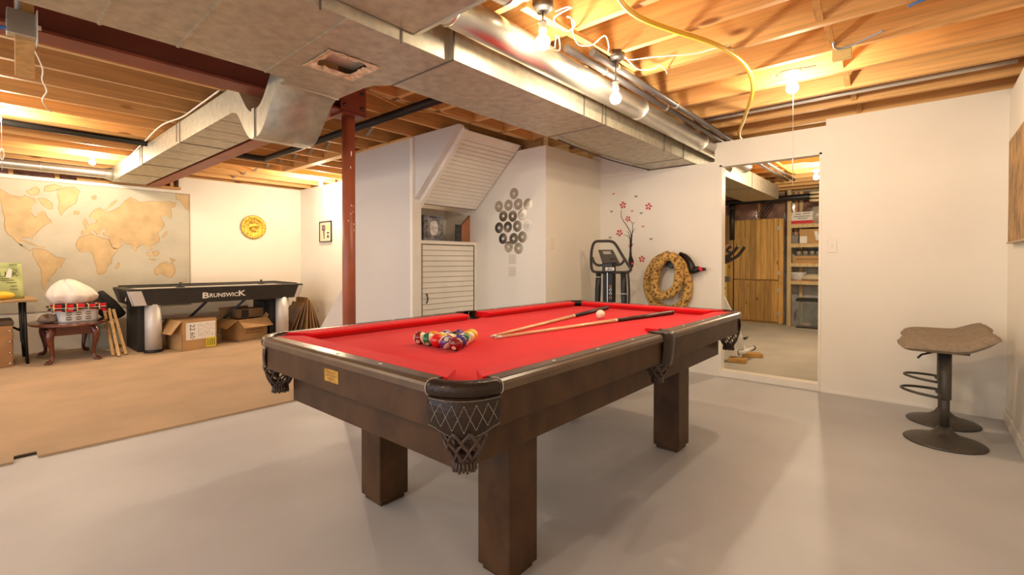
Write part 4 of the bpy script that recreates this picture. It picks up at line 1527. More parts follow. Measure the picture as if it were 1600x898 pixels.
g = MB()
rowsb = [(0.0, .165, .125), (0.03, .168, .128), (0.135, .180, .140), (0.15, .190, .150), (0.16, .190, .150)]
g.grid(lambda u, v: RB(u, 0, rowsb[min(4, int(round(v * 4)))][0], rowsb[min(4, int(round(v * 4)))][1], rowsb[min(4, int(round(v * 4)))][2]), 64, 4)
g.poly([RB(k / 32, 0, 0.004, .165, .125) for k in range(32)])
g.build('body', basm, lb, solid=0.004)
slm = mat('basket_slot', (0.16, 0.13, 0.11), 0.9)
for i in range(3):
    for j in range(4):
        x = -0.095 + i * 0.082
        z = 0.035 + j * 0.026
        f_ = z / 0.135
        y = -(0.128 + 0.012 * f_) - 0.0026
        pts = [(x + 0.028 * math.cos(a), y, z + 0.0065 * math.sin(a) - 0.006 * math.cos(a) ** 2 * (1 if j % 2 else -1)) for a in [2 * PI * k / 14 for k in range(14)]]
        MB().poly(pts).build('slot', slm, lb)
# tartan blanket
bk = MB()


def BL(u, v):
    x = -0.235 + 0.47 * u
    y = -0.175 + 0.33 * v
    edge = math.exp(-((v) / 0.10) ** 2)
    sidee = math.exp(-((u) / 0.07) ** 2) + math.exp(-((1 - u) / 0.07) ** 2)
    z = 0.185 + 0.02 * math.sin(9 * u + 2) * math.sin(7 * v + 1) - 0.045 * edge - 0.03 * sidee
    return (x + 0.012 * math.sin(20 * v), y + 0.008 * math.sin(24 * u), z)


bk.grid(BL, 40, 24)
for k in range(2):
    bk.grid(lambda u, v, k=k: (-0.225 + 0.455 * u, -0.172 + 0.01 * math.sin(14 * u + k), 0.145 + k * 0.03 + 0.012 * math.sin(5 * u + k) + 0.032 * v), 30, 4)
M_ = mat('tartan', (0.62, 0.012, 0.02), 0.9)
nt = M_.node_tree
b_ = nt.nodes['Principled BSDF']
tc = nt.nodes.new('ShaderNodeTexCoord')
sep = nt.nodes.new('ShaderNodeSeparateXYZ')
nt.links.new(tc.outputs['Object'], sep.inputs[0])
prevc = None
for (axn, per, thr, colr) in (('X', 0.095, 0.62, (0.02, 0.02, 0.02)), ('Z', 0.06, 0.66, (0.03, 0.02, 0.02)), ('Y', 0.095, 0.66, (0.02, 0.02, 0.02)), ('X', 0.095, 0.90, (0.8, 0.62, 0.25)), ('Z', 0.06, 0.93, (0.8, 0.72, 0.55))):
    mm = nt.nodes.new('ShaderNodeMath')
    mm.operation = 'MULTIPLY_ADD'
    mm.inputs[1].default_value = 1 / per
    mm.inputs[2].default_value = 10.25
    nt.links.new(sep.outputs[axn], mm.inputs[0])
    fr_ = nt.nodes.new('ShaderNodeMath')
    fr_.operation = 'FRACT'
    nt.links.new(mm.outputs[0], fr_.inputs[0])
    gt2 = nt.nodes.new('ShaderNodeMath')
    gt2.operation = 'GREATER_THAN'
    gt2.inputs[1].default_value = thr
    nt.links.new(fr_.outputs[0], gt2.inputs[0])
    mx = nt.nodes.new('ShaderNodeMix')
    mx.data_type = 'RGBA'
    if prevc:
        nt.links.new(prevc, mx.inputs[6])
    else:
        mx.inputs[6].default_value = (0.62, 0.012, 0.02, 1)
    mx.inputs[7].default_value = (*colr, 1)
    nt.links.new(gt2.outputs[0], mx.inputs[0])
    prevc = mx.outputs[2]
nt.links.new(prevc, b_.inputs['Base Color'])
o = bk.build('tartan_blanket', M_, None, solid=0.012)
o.location = (0.80, 7.36, 0.445)
o.rotation_euler = (0, 0, math.radians(3))
tag(o, 'red tartan blanket folded over the laundry basket', 'blanket')
# white bag heaped on top
wb_ = MB()
rr_ = random.Random(2)


def BAG(u, v):
    a = 2 * PI * u
    ph = PI * (v * 0.98 + 0.01)
    r = math.sin(ph) ** 0.75
    w = 1 + 0.05 * math.sin(5 * a + 3 * v) + 0.035 * math.sin(9 * a - 7 * v) + 0.03 * math.sin(13 * a + 11 * v)
    z = 0.135 * -math.cos(ph)
    z = z * (0.75 if z < 0 else 1.0)
    top = max(0.0, -math.cos(ph))
    sq = 1 - 0.38 * top
    return (0.25 * r * sq * math.cos(a) * w - 0.03 - 0.05 * top, 0.20 * r * sq * math.sin(a) * w, z * 1.25 * (1 + 0.07 * math.sin(4 * a + 1) + 0.05 * math.sin(7 * a)) + 0.085)


wb_.grid(BAG, 72, 30)
o = wb_.build('white_bag', mat('bag_white', (0.78, 0.72, 0.66), 0.55, var=0.12, vscale=5, bump=0.7, bscale=12))
o.location = (0.785, 7.42, 0.655)
o.scale = (0.9, 0.95, 1.0)
tag(o, 'bulging white bag heaped on the tartan blanket', 'bag')
o = MB().grid(lambda u, v: (0.06 * math.sin(PI * v) ** 0.7 * math.cos(2 * PI * u), 0.10 * math.sin(PI * v) ** 0.7 * math.sin(2 * PI * u), (0.055 - 0.055 * math.cos(PI * v)) * (1 + 0.3 * math.sin(6 * PI * u + 4 * v))), 28, 12).build('cloth_bundle', mat('cloth_brown', (0.22, 0.16, 0.12), 0.9, bump=0.8, bscale=30))
o.location = (0.56, 7.38, 0.439)
o.scale = (1.5, 0.9, 0.75)
tag(o, 'crumpled brown cloth beside the laundry basket', 'cloth')
# black folded seat / mat leaning between the oval table and the hockey table
o = thing('black_bolster', 'black padded bolster leaning behind the wooden sticks', 'bolster', (1.06, 7.9, 0.45))
pA, pB = pt(137, 460, 'y', 7.85), pt(176, 498, 'y', 7.75)
d_ = pB - pA
for k, off in enumerate((0.0, 0.10)):
    sh = Vector((off, 0.03 * k, 0.02 * k))
    MB().tube([pA + sh + d_ * t_ for t_ in (0, 0.04, 0.5, 0.96, 1)], [0.035, 0.055, 0.075, 0.06, 0.035], 16).build('roll', mat('black_fabric', (0.010, 0.010, 0.011), 0.8, bump=0.3, bscale=200), o, world=True)
t = thing('clear_bin', 'pale plastic bin on the floor behind the wooden sticks', 'bin', (1.09, 7.98, 0.014))
g = MB()
g.grid(lambda u, v: RB(u, 0, 0.30 * v, .13 + .02 * v, .13 + .02 * v, 5), 40, 4)
g.poly([RB(k / 24, 0, 0.004, .13, .13, 5) for k in range(24)])
g.build('body', mat('bin_plastic', (0.62, 0.64, 0.58), 0.25, alpha=0.75), t, solid=0.004)
MB().box(-0.16, 0.16, -0.16, 0.16, 0.30, 0.325).build('lid', MATS['bin_plastic'], t, bevel=0.01)
slw = mat('slat_wood', (0.62, 0.38, 0.15), 0.5, var=0.2, vscale=8, stretch=(6, 6, 0.5))
ss = [((163, 484), (177, 556)), ((170, 482), (186, 557)), ((177, 483), (197, 554))]
for k, (a, b) in enumerate(ss):
    lo_ = pt(b[0], b[1], 'z', 0.014)
    hi_ = pt(a[0], a[1], 'y', lo_.y + 0.30)
    o = thing('wooden_stick', 'bare wooden stick leaning by the oval table, %s of the three' % ('leftmost', 'middle', 'rightmost')[k], 'stick', lo_, group='three leaning wooden sticks')
    MB().beam(lo_ + Vector((0, 0, 0.004)), hi_, 0.03, 0.018, up=(0, 1, 0.2)).build('shaft', slw, o, world=True, bevel=0.002)
    MB().beam(lo_ + Vector((0, 0, 0.0)), lo_ + (hi_ - lo_) * 0.04, 0.032, 0.02, up=(0, 1, 0.2)).build('end_cap', black, o, world=True)

# ------------------------------------------------------------------ folding table at the left edge
ft = thing('folding_table', 'brown topped folding table at the far left edge', 'table', (-0.4, 7.6, 0.014))
ftop = mat('table_laminate', (0.42, 0.26, 0.12), 0.4, var=0.2, vscale=5, stretch=(1, 6, 1))
MB().box(-1.35, 0.47, 7.22, 7.98, 0.695, 0.725).build('top', ftop, ft, world=True, bevel=0.006)
for yy in (7.36, 7.93):
    MB().tube([(0.375, yy, 0.69), (0.385, yy, 0.25), (0.395, yy, 0.014)], 0.014, 10).build('leg', blackm, ft, world=True)
    MB().tube([(-1.2, yy, 0.69), (-1.2, yy, 0.014)], 0.014, 10).build('leg', blackm, ft, world=True)
MB().tube([(0.34, 7.36, 0.69), (0.352, 7.36, 0.27), (0.385, 7.36, 0.2)], 0.012, 8).build('inner_leg', blackm, ft, world=True)
MB().tube([(0.388, 7.36, 0.2), (0.388, 7.93, 0.2)], 0.012, 8).build('stretcher', blackm, ft, world=True)
MB().tube([(0.36, 7.64, 0.35), (-0.05, 7.64, 0.66)], 0.011, 8).build('brace', blackm, ft, world=True)
MB().tube([(0.36, 7.36, 0.35), (0.36, 7.93, 0.35)], 0.011, 8).build('brace_bar', blackm, ft, world=True)
tk = thing('brown_trunk', 'brown studded trunk standing under the folding table', 'trunk', (-0.02, 7.5, 0.014))
MB().box(-0.42, 0.285, 7.27, 7.72, 0.014, 0.47).build('body', mat('trunk_brown', (0.36, 0.185, 0.07), 0.6, var=0.2, vscale=6), tk, world=True, bevel=0.008)
MB().box(-0.43, 0.292, 7.26, 7.73, 0.45, 0.50).build('lid', mat('trunk_dark', (0.09, 0.055, 0.035), 0.6), tk, world=True, bevel=0.01)
for k in range(4):
    MB().lathe([(0.012, 0.0), (0.008, 0.006), (0, 0.008)], (0.262, 7.27, 0.05 + k * 0.115), 8, axis=(0, -1, 0)).build('stud', galvb, tk, world=True)
# green bag with print
gb = thing('green_bag', 'light green shopping bag with black letters on the folding table', 'bag', (0.15, 7.55, 0.725))
gm = mat('bag_green', (0.42, 0.48, 0.20), 0.5, var=0.15, vscale=6, bump=0.3, bscale=18)
pb0, pb1 = pt(39, 459, 'y', 7.42), pt(34, 411, 'y', 7.42)
g = MB()
hz = pb1.z - 0.727


def GB(u, v):
    a = 2 * PI * u
    p_ = RB(u, 0, 0, 0.40, 0.14, 6)
    x = pb0.x - 0.40 + p_.x * (1 - 0.05 * v)
    y = 7.54 + p_.y * (1 - 0.5 * v) + 0.012 * math.sin(8 * v + 4 * a)
    return (x, y, 0.727 + hz * v + 0.01 * math.sin(3 * a) * v)


g.grid(GB, 48, 10)
g.build('body', gm, gb, world=True, solid=0.003)
MB().box(pb0.x - 0.79, pb0.x - 0.02, 7.42, 7.66, 0.7255, 0.735).build('bottom', mat('bag_bottom_dark', (0.10, 0.07, 0.03), 0.8), gb, world=True)  # dark brown sheet closing the bag at its foot


def on_bag(px_, py_, dy=0.0):
    q = pt(px_, py_, 'y', 7.40)
    v = (q.z - 0.727) / hz
    yy = 7.54 - 0.14 * (1 - 0.5 * v) - 0.012 - dy
    return pt(px_, py_, 'y', yy)


g = MB()
for (ch, px_, py_, sz) in (('U', 4, 429, 0.085), ('K', 23.5, 428, 0.075)):
    q = on_bag(px_, py_, 0.008)
    g.text(ch, sz, Matrix(((1, 0, 0, q.x), (0, 0.0, -0.0, q.y), (0, 1, 0, q.z), (0, 0, 0, 1))))
g.build('lettering', print_black, gb, world=True)
g = MB()
for (x0, x1, yy) in ((14, 27, 413.5), (16, 27, 421), (10, 26, 441.5), (0, 22, 438), (0, 14, 435), (17, 27, 447), (16, 28, 452)):
    a, b = on_bag(x0, yy, 0.006), on_bag(x1, yy, 0.006)
    g.box(a.x, b.x, a.y - 0.001, a.y, a.z - 0.004, a.z + 0.004)
g.build('fine_print', mat('print_olive', (0.13, 0.15, 0.05), 0.8), gb, world=True)
a, b = on_bag(8.5, 434.5, 0.014), on_bag(19, 421, 0.014)
MB().prism([(a.x, a.y, a.z + 0.01), (b.x - 0.01, a.y, a.z), (b.x, a.y, b.z), (a.x + 0.025, a.y, b.z + 0.015)], (0, 0.003, 0)).build('tag', paperw, gb, world=True)
o = MB().grid(lambda u, v: (0.10 * math.sin(PI * v) * math.cos(2 * PI * u) * (1 + .1 * math.sin(6 * PI * u)), 0.07 * math.sin(PI * v) * math.sin(2 * PI * u), 0.045 - 0.045 * math.cos(PI * v)), 24, 12).build('yellow_pouch', mat('pouch_yellow', (0.85, 0.50, 0.03), 0.5, bump=0.4, bscale=25))
q = pt(1, 456, 'y', 7.28)
o.location = (q.x, 7.29, 0.725)
tag(o, 'crumpled yellow pouch in front of the green bag', 'pouch')

# ================================================================== WALL THINGS
# compact discs glued up as a bunch of grapes
cdm = mat('cd_mirror', (0.62, 0.58, 0.53), 0.12, metal=1.0)
cdpos = [(242, 125), (110, 238), (194, 228), (279, 218), (365, 218), (149, 322), (231, 323), (316, 312), (112, 425), (188, 418), (272, 411), (366, 408),
         (146, 520), (240, 520), (316, 505), (195, 592), (283, 605)]
cdlab = ['topmost', 'first of the four in the second row', 'second of the four in the second row', 'third of the four in the second row', 'last of the four in the second row',
         'left one of the third row', 'middle one of the third row', 'right one of the third row', 'first of the four in the fourth row', 'second of the four in the fourth row',
         'third of the four in the fourth row', 'last and palest of the fourth row', 'left one of the fifth row', 'middle one of the fifth row', 'right one of the fifth row',
         'left one of the bottom pair', 'right one of the bottom pair']
g = MB()
for k in range(32):
    a, b = 2 * PI * k / 32, 2 * PI * (k + 1) / 32
    n = len(g.v)
    for (r, x) in ((0.020, -0.0013), (0.060, -0.0013), (0.060, 0.0), (0.020, 0.0)):
        g.v += [Vector((x, r * math.cos(a), r * math.sin(a))), Vector((x, r * math.cos(b), r * math.sin(b)))]
    for q in ((0, 1, 3, 2), (2, 3, 5, 4), (6, 7, 1, 0)):
        g.face([n + i for i in q])
ring = MB().tube([(-0.0016, 0.021 * math.cos(2 * PI * k / 20), 0.021 * math.sin(2 * PI * k / 20)) for k in range(20)], 0.0012, 5, closed=True)
hub = MB()
hub.lathe([(0.0075, 0.0), (0.0075, 0.0012), (0.02, 0.0012), (0.02, 0.0)], (0, 0, 0), 24, axis=(-1, 0, 0), caps=False)
cd0 = None
hubm = mat('cd_hub', (0.72, 0.68, 0.62), 0.2, alpha=0.6)
rr_ = random.Random(4)
for (x, y), lb_ in zip(cdpos, cdlab):
    q = pt(760 + x / 5.61, 280 + y / 5.61, 'x', XS)
    if cd0 is None:
        cd0 = thing('compact_disc', '', 'disc')
        g.build('mirror_face', cdm, cd0)
        hub.build('hub', hubm, cd0)
        o = cd0
    else:
        o = copy_tree(cd0, (0, 0, 0), 0, '')
    o.location = (XS - 0.0006, q.y, q.z)
    o.rotation_euler = (0, rr_.uniform(-0.05, 0.05) * 0.3, rr_.uniform(-0.02, 0.02))
    tag(o, 'silver wall disc, ' + lb_ + ' of the grape cluster', 'disc', 'silver discs forming a grape bunch')
for k, (x, y) in enumerate(((228, 700), (225, 810))):
    q = pt(760 + x / 5.61, 280 + y / 5.61, 'x', XS)
    o = thing('mirror_tile', 'faint square mirror tile %s the disc cluster' % ('right below' if k == 0 else 'lowest below'), 'mirror tile', (XS, q.y, q.z))
    MB().box(-0.002, 0, -0.05, 0.05, -0.05, 0.05).build('glass', mat('tile_mirror', (0.78, 0.74, 0.66), 0.2, metal=0.25), o, bevel=0.0008)


# switches ------------------------------------------------------------
def plate(label, p, n, kind='switch'):
    t = thing('light_switch' if kind == 'switch' else 'wall_outlet', label, kind, p)
    a = math.atan2(n[1], n[0])
    t.rotation_euler = (0, 0, a)
    pm = mat('plate_ivory', (0.80, 0.75, 0.66), 0.4)
    MB().box(0, 0.006, -0.036, 0.036, -0.058, 0.058).build('plate', pm, t, bevel=0.003)
    if kind == 'switch':
        MB().box(0.006, 0.013, -0.005, 0.005, -0.012, 0.012).build('toggle', pm, t, bevel=0.002)
    else:
        for z in (-0.02, 0.02):
            MB().lathe([(0.016, 0), (0.016, 0.002), (0.0, 0.002)], (0.006, 0, z), 12, axis=(1, 0, 0)).build('socket', mat('socket_ivory', (0.66, 0.6, 0.5), 0.5), t)
    return t


plate('ivory light switch beside the doorway on the back wall', pt(1300, 384, 'x', XB), (-1, 0))
plate('ivory light switch on the wall left of the exercise machine', pt(862.5, 380, 'y', 2.85), (0, -1))
plate('ivory wall outlet low on the far stair wall', pt(498, 481, 'x', XS), (-1, 0), 'outlet')

# wooden board on the right wall --------------------------------------
wbd = thing('wall_board', 'rough brown wooden board fixed to the right wall', 'board', (3.9, YR, 1.25))
osb = mat('osb_board', (0.40, 0.24, 0.10), 0.75, var=0.45, vscale=14, stretch=(1, 1, 0.6), detail=8, bump=0.2, bscale=30)
MB().box(3.1, 4.54, YR + 0.001, YR + 0.028, 1.252, 1.925).build('panel', osb, wbd, world=True, bevel=0.002)
MB().box(3.1, 4.545, YR + 0.001, YR + 0.034, 1.246, 1.256).build('bottom_edge', mat('board_edge', (0.50, 0.40, 0.28), 0.7), wbd, world=True)

# flower decal ---------------------------------------------------------
redd = mat('decal_red', (0.55, 0.02, 0.03), 0.6)
blackd = mat('decal_black', (0.015, 0.012, 0.012), 0.6)
XD = XB - 0.0015


def dp(x, y):
    return pt(930 + x / 6.91, 290 + y / 6.91, 'x', XD)


def stroke(mb, pts, w0, w1):
    P = spline([dp(*p_) for p_ in pts], 5)
    n0 = len(mb.v)
    for i, p_ in enumerate(P):
        d = (P[min(i + 1, len(P) - 1)] - P[max(i - 1, 0)]).normalized()
        nn = Vector((0, -d.z, d.y))
        w = w0 + (w1 - w0) * i / (len(P) - 1)
        mb.v += [p_ + nn * w, p_ - nn * w]
    for i in range(len(P) - 1):
        a = n0 + 2 * i
        mb.face((a, a + 1, a + 3, a + 2))


vd = thing('vase_decal', 'black wall decal of a tall vase with curling stems', 'wall decal', dp(390, 890))
g = MB()
P = [(372, 640), (372, 700), (366, 770), (357, 800), (366, 850), (395, 897), (412, 870), (417, 820), (408, 790), (396, 760), (392, 700), (392, 640)]
g.poly([dp(*p_) for p_ in P])
g.build('vase', blackd, vd, world=True, solid=0.001)
for (pts, a, b) in (([(385, 660), (386, 600), (386, 520), (340, 430), (295, 365), (279, 310), (285, 262)], 0.0055, 0.002), ([(392, 650), (396, 560), (402, 470), (401, 410), (375, 375)], 0.005, 0.002),
                    ([(390, 545), (408, 495), (430, 455)], 0.0045, 0.0015), ([(376, 640), (374, 575), (350, 543), (305, 527)], 0.0055, 0.0015), ([(378, 600), (372, 535), (345, 490)], 0.0055, 0.0015), ([(392, 660), (400, 635), (412, 628)], 0.004, 0.003)):
    g = MB()
    stroke(g, pts, a, b)
    g.build('stem', blackd, vd, world=True, solid=0.001)
g = MB()
c = dp(402, 840)
g.poly([c + Vector((-0.001, 0.014 * math.cos(a), 0.014 * math.sin(a))) for a in [2 * PI * k / 14 for k in range(14)]])
g.build('pink_dot', mat('decal_pink', (0.75, 0.05, 0.13), 0.6), vd, world=True)


def flower(x, y, r, label, rot=0.0, n=5):
    c = dp(x, y)
    t = thing('flower_decal', label, 'wall decal', c)
    R = r / 6.91 * (c - CAM0).length / F * 0.92
    for k in range(n):
        a = rot + 2 * PI * k / n
        d = Vector((0, math.cos(a), math.sin(a)))
        s2 = Vector((0, -math.sin(a), math.cos(a)))
        pts = [d * R * 0.12, d * R * 0.5 + s2 * R * 0.20, d * R * 0.85 + s2 * R * 0.33, d * R * 1.02 + s2 * R * 0.17, d * R * 0.90, d * R * 1.02 - s2 * R * 0.17, d * R * 0.85 - s2 * R * 0.33, d * R * 0.5 - s2 * R * 0.20]
        MB().poly(pts).build('petal', redd, t, solid=0.001)
    return t


flower(300, 210, 40, 'red flower decal at the tip of the longest stem', 0.2)
flower(576, 225, 40, 'red flower decal apart on the upper right', 0.5)
flower(262, 510, 40, 'red flower decal at the left, above the handlebar', 0.9)
flower(504, 792, 38, 'red flower decal low beside the leopard hose', 0.4)
flower(353, 358, 32, 'red flower decal on the second stem, half folded', 1.2)
flower(415, 402, 15, 'tiny red bud decal on the second stem', 0.7, 3)
flower(376, 652, 22, 'small red blossom decal on the neck of the vase', 0.3, 4)
bfl = [(198, 92, 1, 'at the top left of the decals'), (440, 120, 0, 'at the top, left of the upper right flower'), (175, 283, 0, 'left of the longest stem'), (398, 278, 1, 'just right of the longest stem'),
       (497, 300, 0, 'under the upper right flower'), (515, 445, 1, 'midway at the right'), (160, 565, 0, 'just above the handlebar'), (602, 580, 0, 'farthest right, above the hose')]
for (x, y, isr, lb_) in bfl:
    c = dp(x, y)
    t = thing('butterfly_decal', 'tiny %s butterfly decal %s' % ('dark red' if isr else 'black', lb_), 'wall decal', c)
    for s2 in (-1, 1):
        MB().poly([(0, 0, -0.008), (0, s2 * 0.016, 0.004), (0, s2 * 0.013, 0.019), (0, s2 * 0.003, 0.004)]).build('wing', redd if isr else blackd, t, solid=0.001)

# ------------------------------------------------------------------ hose on its hook
hk = pt(1042, 402, 'x', XB)
hs = thing('vacuum_hose', 'leopard patterned padded hose coiled on a wall hook', 'hose', (XB, hk.y, hk.z))
M_ = mat('leopard_sleeve', (0.56, 0.33, 0.09), 0.9)
nt = M_.node_tree
b_ = nt.nodes['Principled BSDF']
tc = nt.nodes.new('ShaderNodeTexCoord')
vo = nt.nodes.new('ShaderNodeTexVoronoi')
vo.inputs['Scale'].default_value = 42
nzz = nt.nodes.new('ShaderNodeTexNoise')
nzz.inputs['Scale'].default_value = 30
mixv = nt.nodes.new('ShaderNodeMix')
mixv.data_type = 'VECTOR'
mixv.inputs[0].default_value = 0.06
nt.links.new(tc.outputs['Object'], mixv.inputs[4])
nt.links.new(nzz.outputs['Color'], mixv.inputs[5])
nt.links.new(tc.outputs['Object'], nzz.inputs['Vector'])
nt.links.new(mixv.outputs[1], vo.inputs['Vector'])
cr_ = nt.nodes.new('ShaderNodeValToRGB')
e = cr_.color_ramp.elements
e[0].position, e[0].color = 0.0, (0.26, 0.12, 0.03, 1)
e[1].position, e[1].color = 0.24, (0.16, 0.07, 0.025, 1)
for (p_, c_) in ((0.33, (0.06, 0.025, 0.012, 1)), (0.42, (0.56, 0.32, 0.08, 1)), (0.8, (0.66, 0.40, 0.12, 1))):
    q = e.new(p_)
    q.color = c_
nt.links.new(vo.outputs['Distance'], cr_.inputs[0])
nt.links.new(cr_.outputs[0], b_.inputs['Base Color'])


def hp_(x, y, xd):                      # crop [900,360,1120,490] scale 6.909 -> point in front of the wall
    return pt(900 + x / 6.909, 360 + y / 6.909, 'x', xd)


loop = [(1000, 262, XB - 0.13), (870, 330, XB - 0.10), (790, 470, XB - 0.07), (775, 620, XB - 0.06), (840, 770, XB - 0.06), (960, 850, XB - 0.06), (1100, 830, XB - 0.06), (1190, 720, XB - 0.06), (1205, 560, XB - 0.06),
        (1160, 400, XB - 0.09), (1075, 300, XB - 0.14), (985, 285, XB - 0.17), (900, 360, XB - 0.16), (860, 470, XB - 0.14), (845, 600, XB - 0.13), (890, 700, XB - 0.13), (990, 690, XB - 0.14), (1080, 620, XB - 0.15),
        (1110, 500, XB - 0.16), (1105, 390, XB - 0.17), (1070, 310, XB - 0.19), (1010, 270, XB - 0.21)]
MB().tube(spline([hp_(*p_) for p_ in loop], 7), 0.046, 14).build('sleeve', M_, hs, world=True)
extra = [(1130, 330, XB - 0.05), (1215, 480, XB - 0.05), (1205, 700, XB - 0.05), (1180, 860, XB - 0.05), (1130, 1000, XB - 0.05)]
hb = hp_(985, 330, XB)
g = MB()
hq = [(925, 290), (960, 262), (1025, 272), (1052, 315), (1058, 385), (1035, 412), (1005, 408), (985, 372), (955, 368), (925, 398), (912, 370)]
g.prism([hp_(a_, b2, XB - 0.12) for a_, b2 in hq], (0.119, 0, 0))
g.build('hook', black, hs, world=True, bevel=0.006)
P = [hp_(1120, 250, XB - 0.05), hp_(1190, 290, XB - 0.06), hp_(1240, 370, XB - 0.07), hp_(1260, 440, XB - 0.07)]
MB().tube(spline(P, 5), [0.02 + 0.022 * k / 15 for k in range(16)], 12).build('hose_end', blackm, hs, world=True)
P = [hp_(1235, 440, XB - 0.08), hp_(1290, 425, XB - 0.08), hp_(1330, 415, XB - 0.08)]
MB().tube(P, [0.03, 0.034, 0.03], 12).build('cuff', blackm, hs, world=True)
MB().tube([hp_(1325, 418, XB - 0.08), hp_(1370, 418, XB - 0.08)], [0.026, 0.02], 12).build('red_collar', mat('red_plastic', (0.62, 0.03, 0.06), 0.35), hs, world=True)
MB().tube([hp_(1370, 418, XB - 0.08), hp_(1400, 418, XB - 0.08)], 0.015, 10).build('nozzle', black, hs, world=True)

# ------------------------------------------------------------------ exercise machine in the corner
XE_ = 4.36


def ep_(x, y, xd=XE_):
    return pt(900 + x / 6.909, 360 + y / 6.909, 'x', xd)


c = ep_(350, 500)
em = thing('exercise_bike', 'black exercise machine with a looped handlebar in the corner', 'exercise machine', (XE_, c.y, 0))
gripm = mat('grip_foam', (0.045, 0.038, 0.035), 0.7)
ringp = [(290, 115), (380, 118), (430, 155), (500, 270), (570, 380), (592, 418), (560, 448), (470, 452), (350, 452), (220, 448), (175, 425), (163, 330), (172, 200), (205, 125)]
MB().tube(spline([ep_(*p_) for p_ in ringp], 5, closed=True), 0.0145, 10, closed=True).build('handlebar', gripm, em, world=True)
MB().tube(spline([ep_(175, 290), ep_(200, 350), ep_(240, 375), ep_(300, 372)], 5), 0.0135, 10).build('grip', gripm, em, world=True)
MB().tube(spline([ep_(530, 305), ep_(500, 350), ep_(460, 370), ep_(410, 368)], 5), 0.0135, 10).build('grip', gripm, em, world=True)
cc = [ep_(235, 205, XE_ + 0.02), ep_(392, 205, XE_ + 0.02), ep_(460, 340, XE_ - 0.05), ep_(280, 350, XE_ - 0.05)]
nv = (cc[1] - cc[0]).cross(cc[3] - cc[0]).normalized()
if nv.x > 0:
    nv = -nv
con = MB().prism(cc, tuple(-nv * 0.035)).build('console', mat('console_grey', (0.085, 0.075, 0.062), 0.45), em, world=True, bevel=0.006)


def onc(u, v, lift=0.002):
    a = cc[0].lerp(cc[1], u)
    b = cc[3].lerp(cc[2], u)
    return a.lerp(b, v) + nv * lift


MB().prism([onc(.28, .14), onc(.82, .14), onc(.80, .38), onc(.30, .38)], tuple(nv * 0.001)).build('display', mat('lcd_grey', (0.42, 0.40, 0.34), 0.25), con).location = -em.location
MB().prism([onc(.55, .72), onc(.88, .70), onc(.90, .78), onc(.58, .80)], tuple(nv * 0.001)).build('button', black, con).location = -em.location
for z_ in ((430,), ):
    pass
pz = ep_(350, 380)
MB().box(XE_ - 0.03, XE_ + 0.05, pz.y - 0.062, pz.y + 0.062, ep_(350, 455).z, ep_(350, 345).z).build('neck', mat('neck_dark', (0.03, 0.026, 0.025), 0.4), em, world=True, bevel=0.008)
ba, bb_ = ep_(318, 432, XE_ - 0.0318), ep_(412, 398, XE_ - 0.0318)
bd = MB().box(XE_ - 0.033, XE_ - 0.0305, bb_.y, ba.y, ba.z, bb_.z).build('badge', paperw, em, world=True)
g = MB()
g.text('dkn', (bb_.z - ba.z) * 1.25, Matrix(((0, 0, -1, XE_ - 0.0335), (-1, 0, 0, (ba.y + bb_.y) / 2), (0, 1, 0, (ba.z + bb_.z) / 2), (0, 0, 0, 1))), bold=0.0008)
bt = g.build('badge_text', mat('badge_grey', (0.10, 0.10, 0.10), 0.6), bd)
bt.location = -em.location
MB().box(XE_ - 0.02, XE_ + 0.045, pz.y - 0.066, pz.y + 0.060, 0.14, ep_(350, 450).z).build('mast', blackm, em, world=True, bevel=0.012)
MB().box(XE_ - 0.022, XE_ - 0.02, pz.y - 0.004, pz.y + 0.004, 0.3, ep_(350, 455).z).build('chrome_line', galvb, em, world=True)
for k, (yy, cm_) in enumerate(((605, 'o'), (640, 'w'), (680, 'w'), (725, 'o'))):
    q = ep_(372, yy, XE_ - 0.0235)
    rp_ = [q + Vector((0, 0.013 * math.cos(a), 0.011 * math.sin(a))) for a in [2 * PI * i / 14 for i in range(14)]]
    MB().tube(rp_, 0.003, 5, closed=True).build('logo_ring', paperw if cm_ == 'w' else mat('logo_orange', (0.70, 0.28, 0.12), 0.5), em, world=True)
for (xa, xb, dx) in ((245, 232, 0), (512, 520, 0)):
    q0, q1 = ep_(xa, 450), ep_(xb, 790)
    MB().tube([q0, q0.lerp(q1, 0.5), q1, Vector((q1.x - 0.1, q1.y, 0.30))], [0.028, 0.031, 0.029, 0.024], 12).build('swing_arm', black, em, world=True)
    m2 = q0.lerp(q1, 0.15 if xa < 300 else 0.68)
    MB().cyl(m2 - Vector((0, 0, 0.003)), m2 + Vector((0, 0, 0.003)), 0.0335, 14).build('arm_ring', paperw, em, world=True)
q0, q1 = ep_(560, 450), ep_(570, 790)
MB().tube(spline([q0, ep_(572, 600), q1, Vector((q1.x - .05, q1.y, .35))], 4), 0.011, 10).build('cable_rod', black, em, world=True)
yy0 = pz.y
MB().lathe([(0.0, -0.07), (0.22, -0.07), (0.25, -0.05), (0.25, 0.05), (0.22, 0.07), (0.0, 0.07)], (XE_ - 0.05, yy0, 0.34), 32, axis=(0, 1, 0)).build('flywheel_cover', black, em, world=True)
MB().beam((XE_ - 0.7, yy0, 0.10), (XE_ + 0.22, yy0, 0.10), 0.06, 0.06).build('base_beam', blackm, em, world=True)
for xx in (XE_ - 0.7, XE_ + 0.22):
    MB().tube([(xx, yy0 - 0.26, 0.04), (xx, yy0 + 0.26, 0.04)], 0.04, 12).build('stabiliser', blackm, em, world=True)
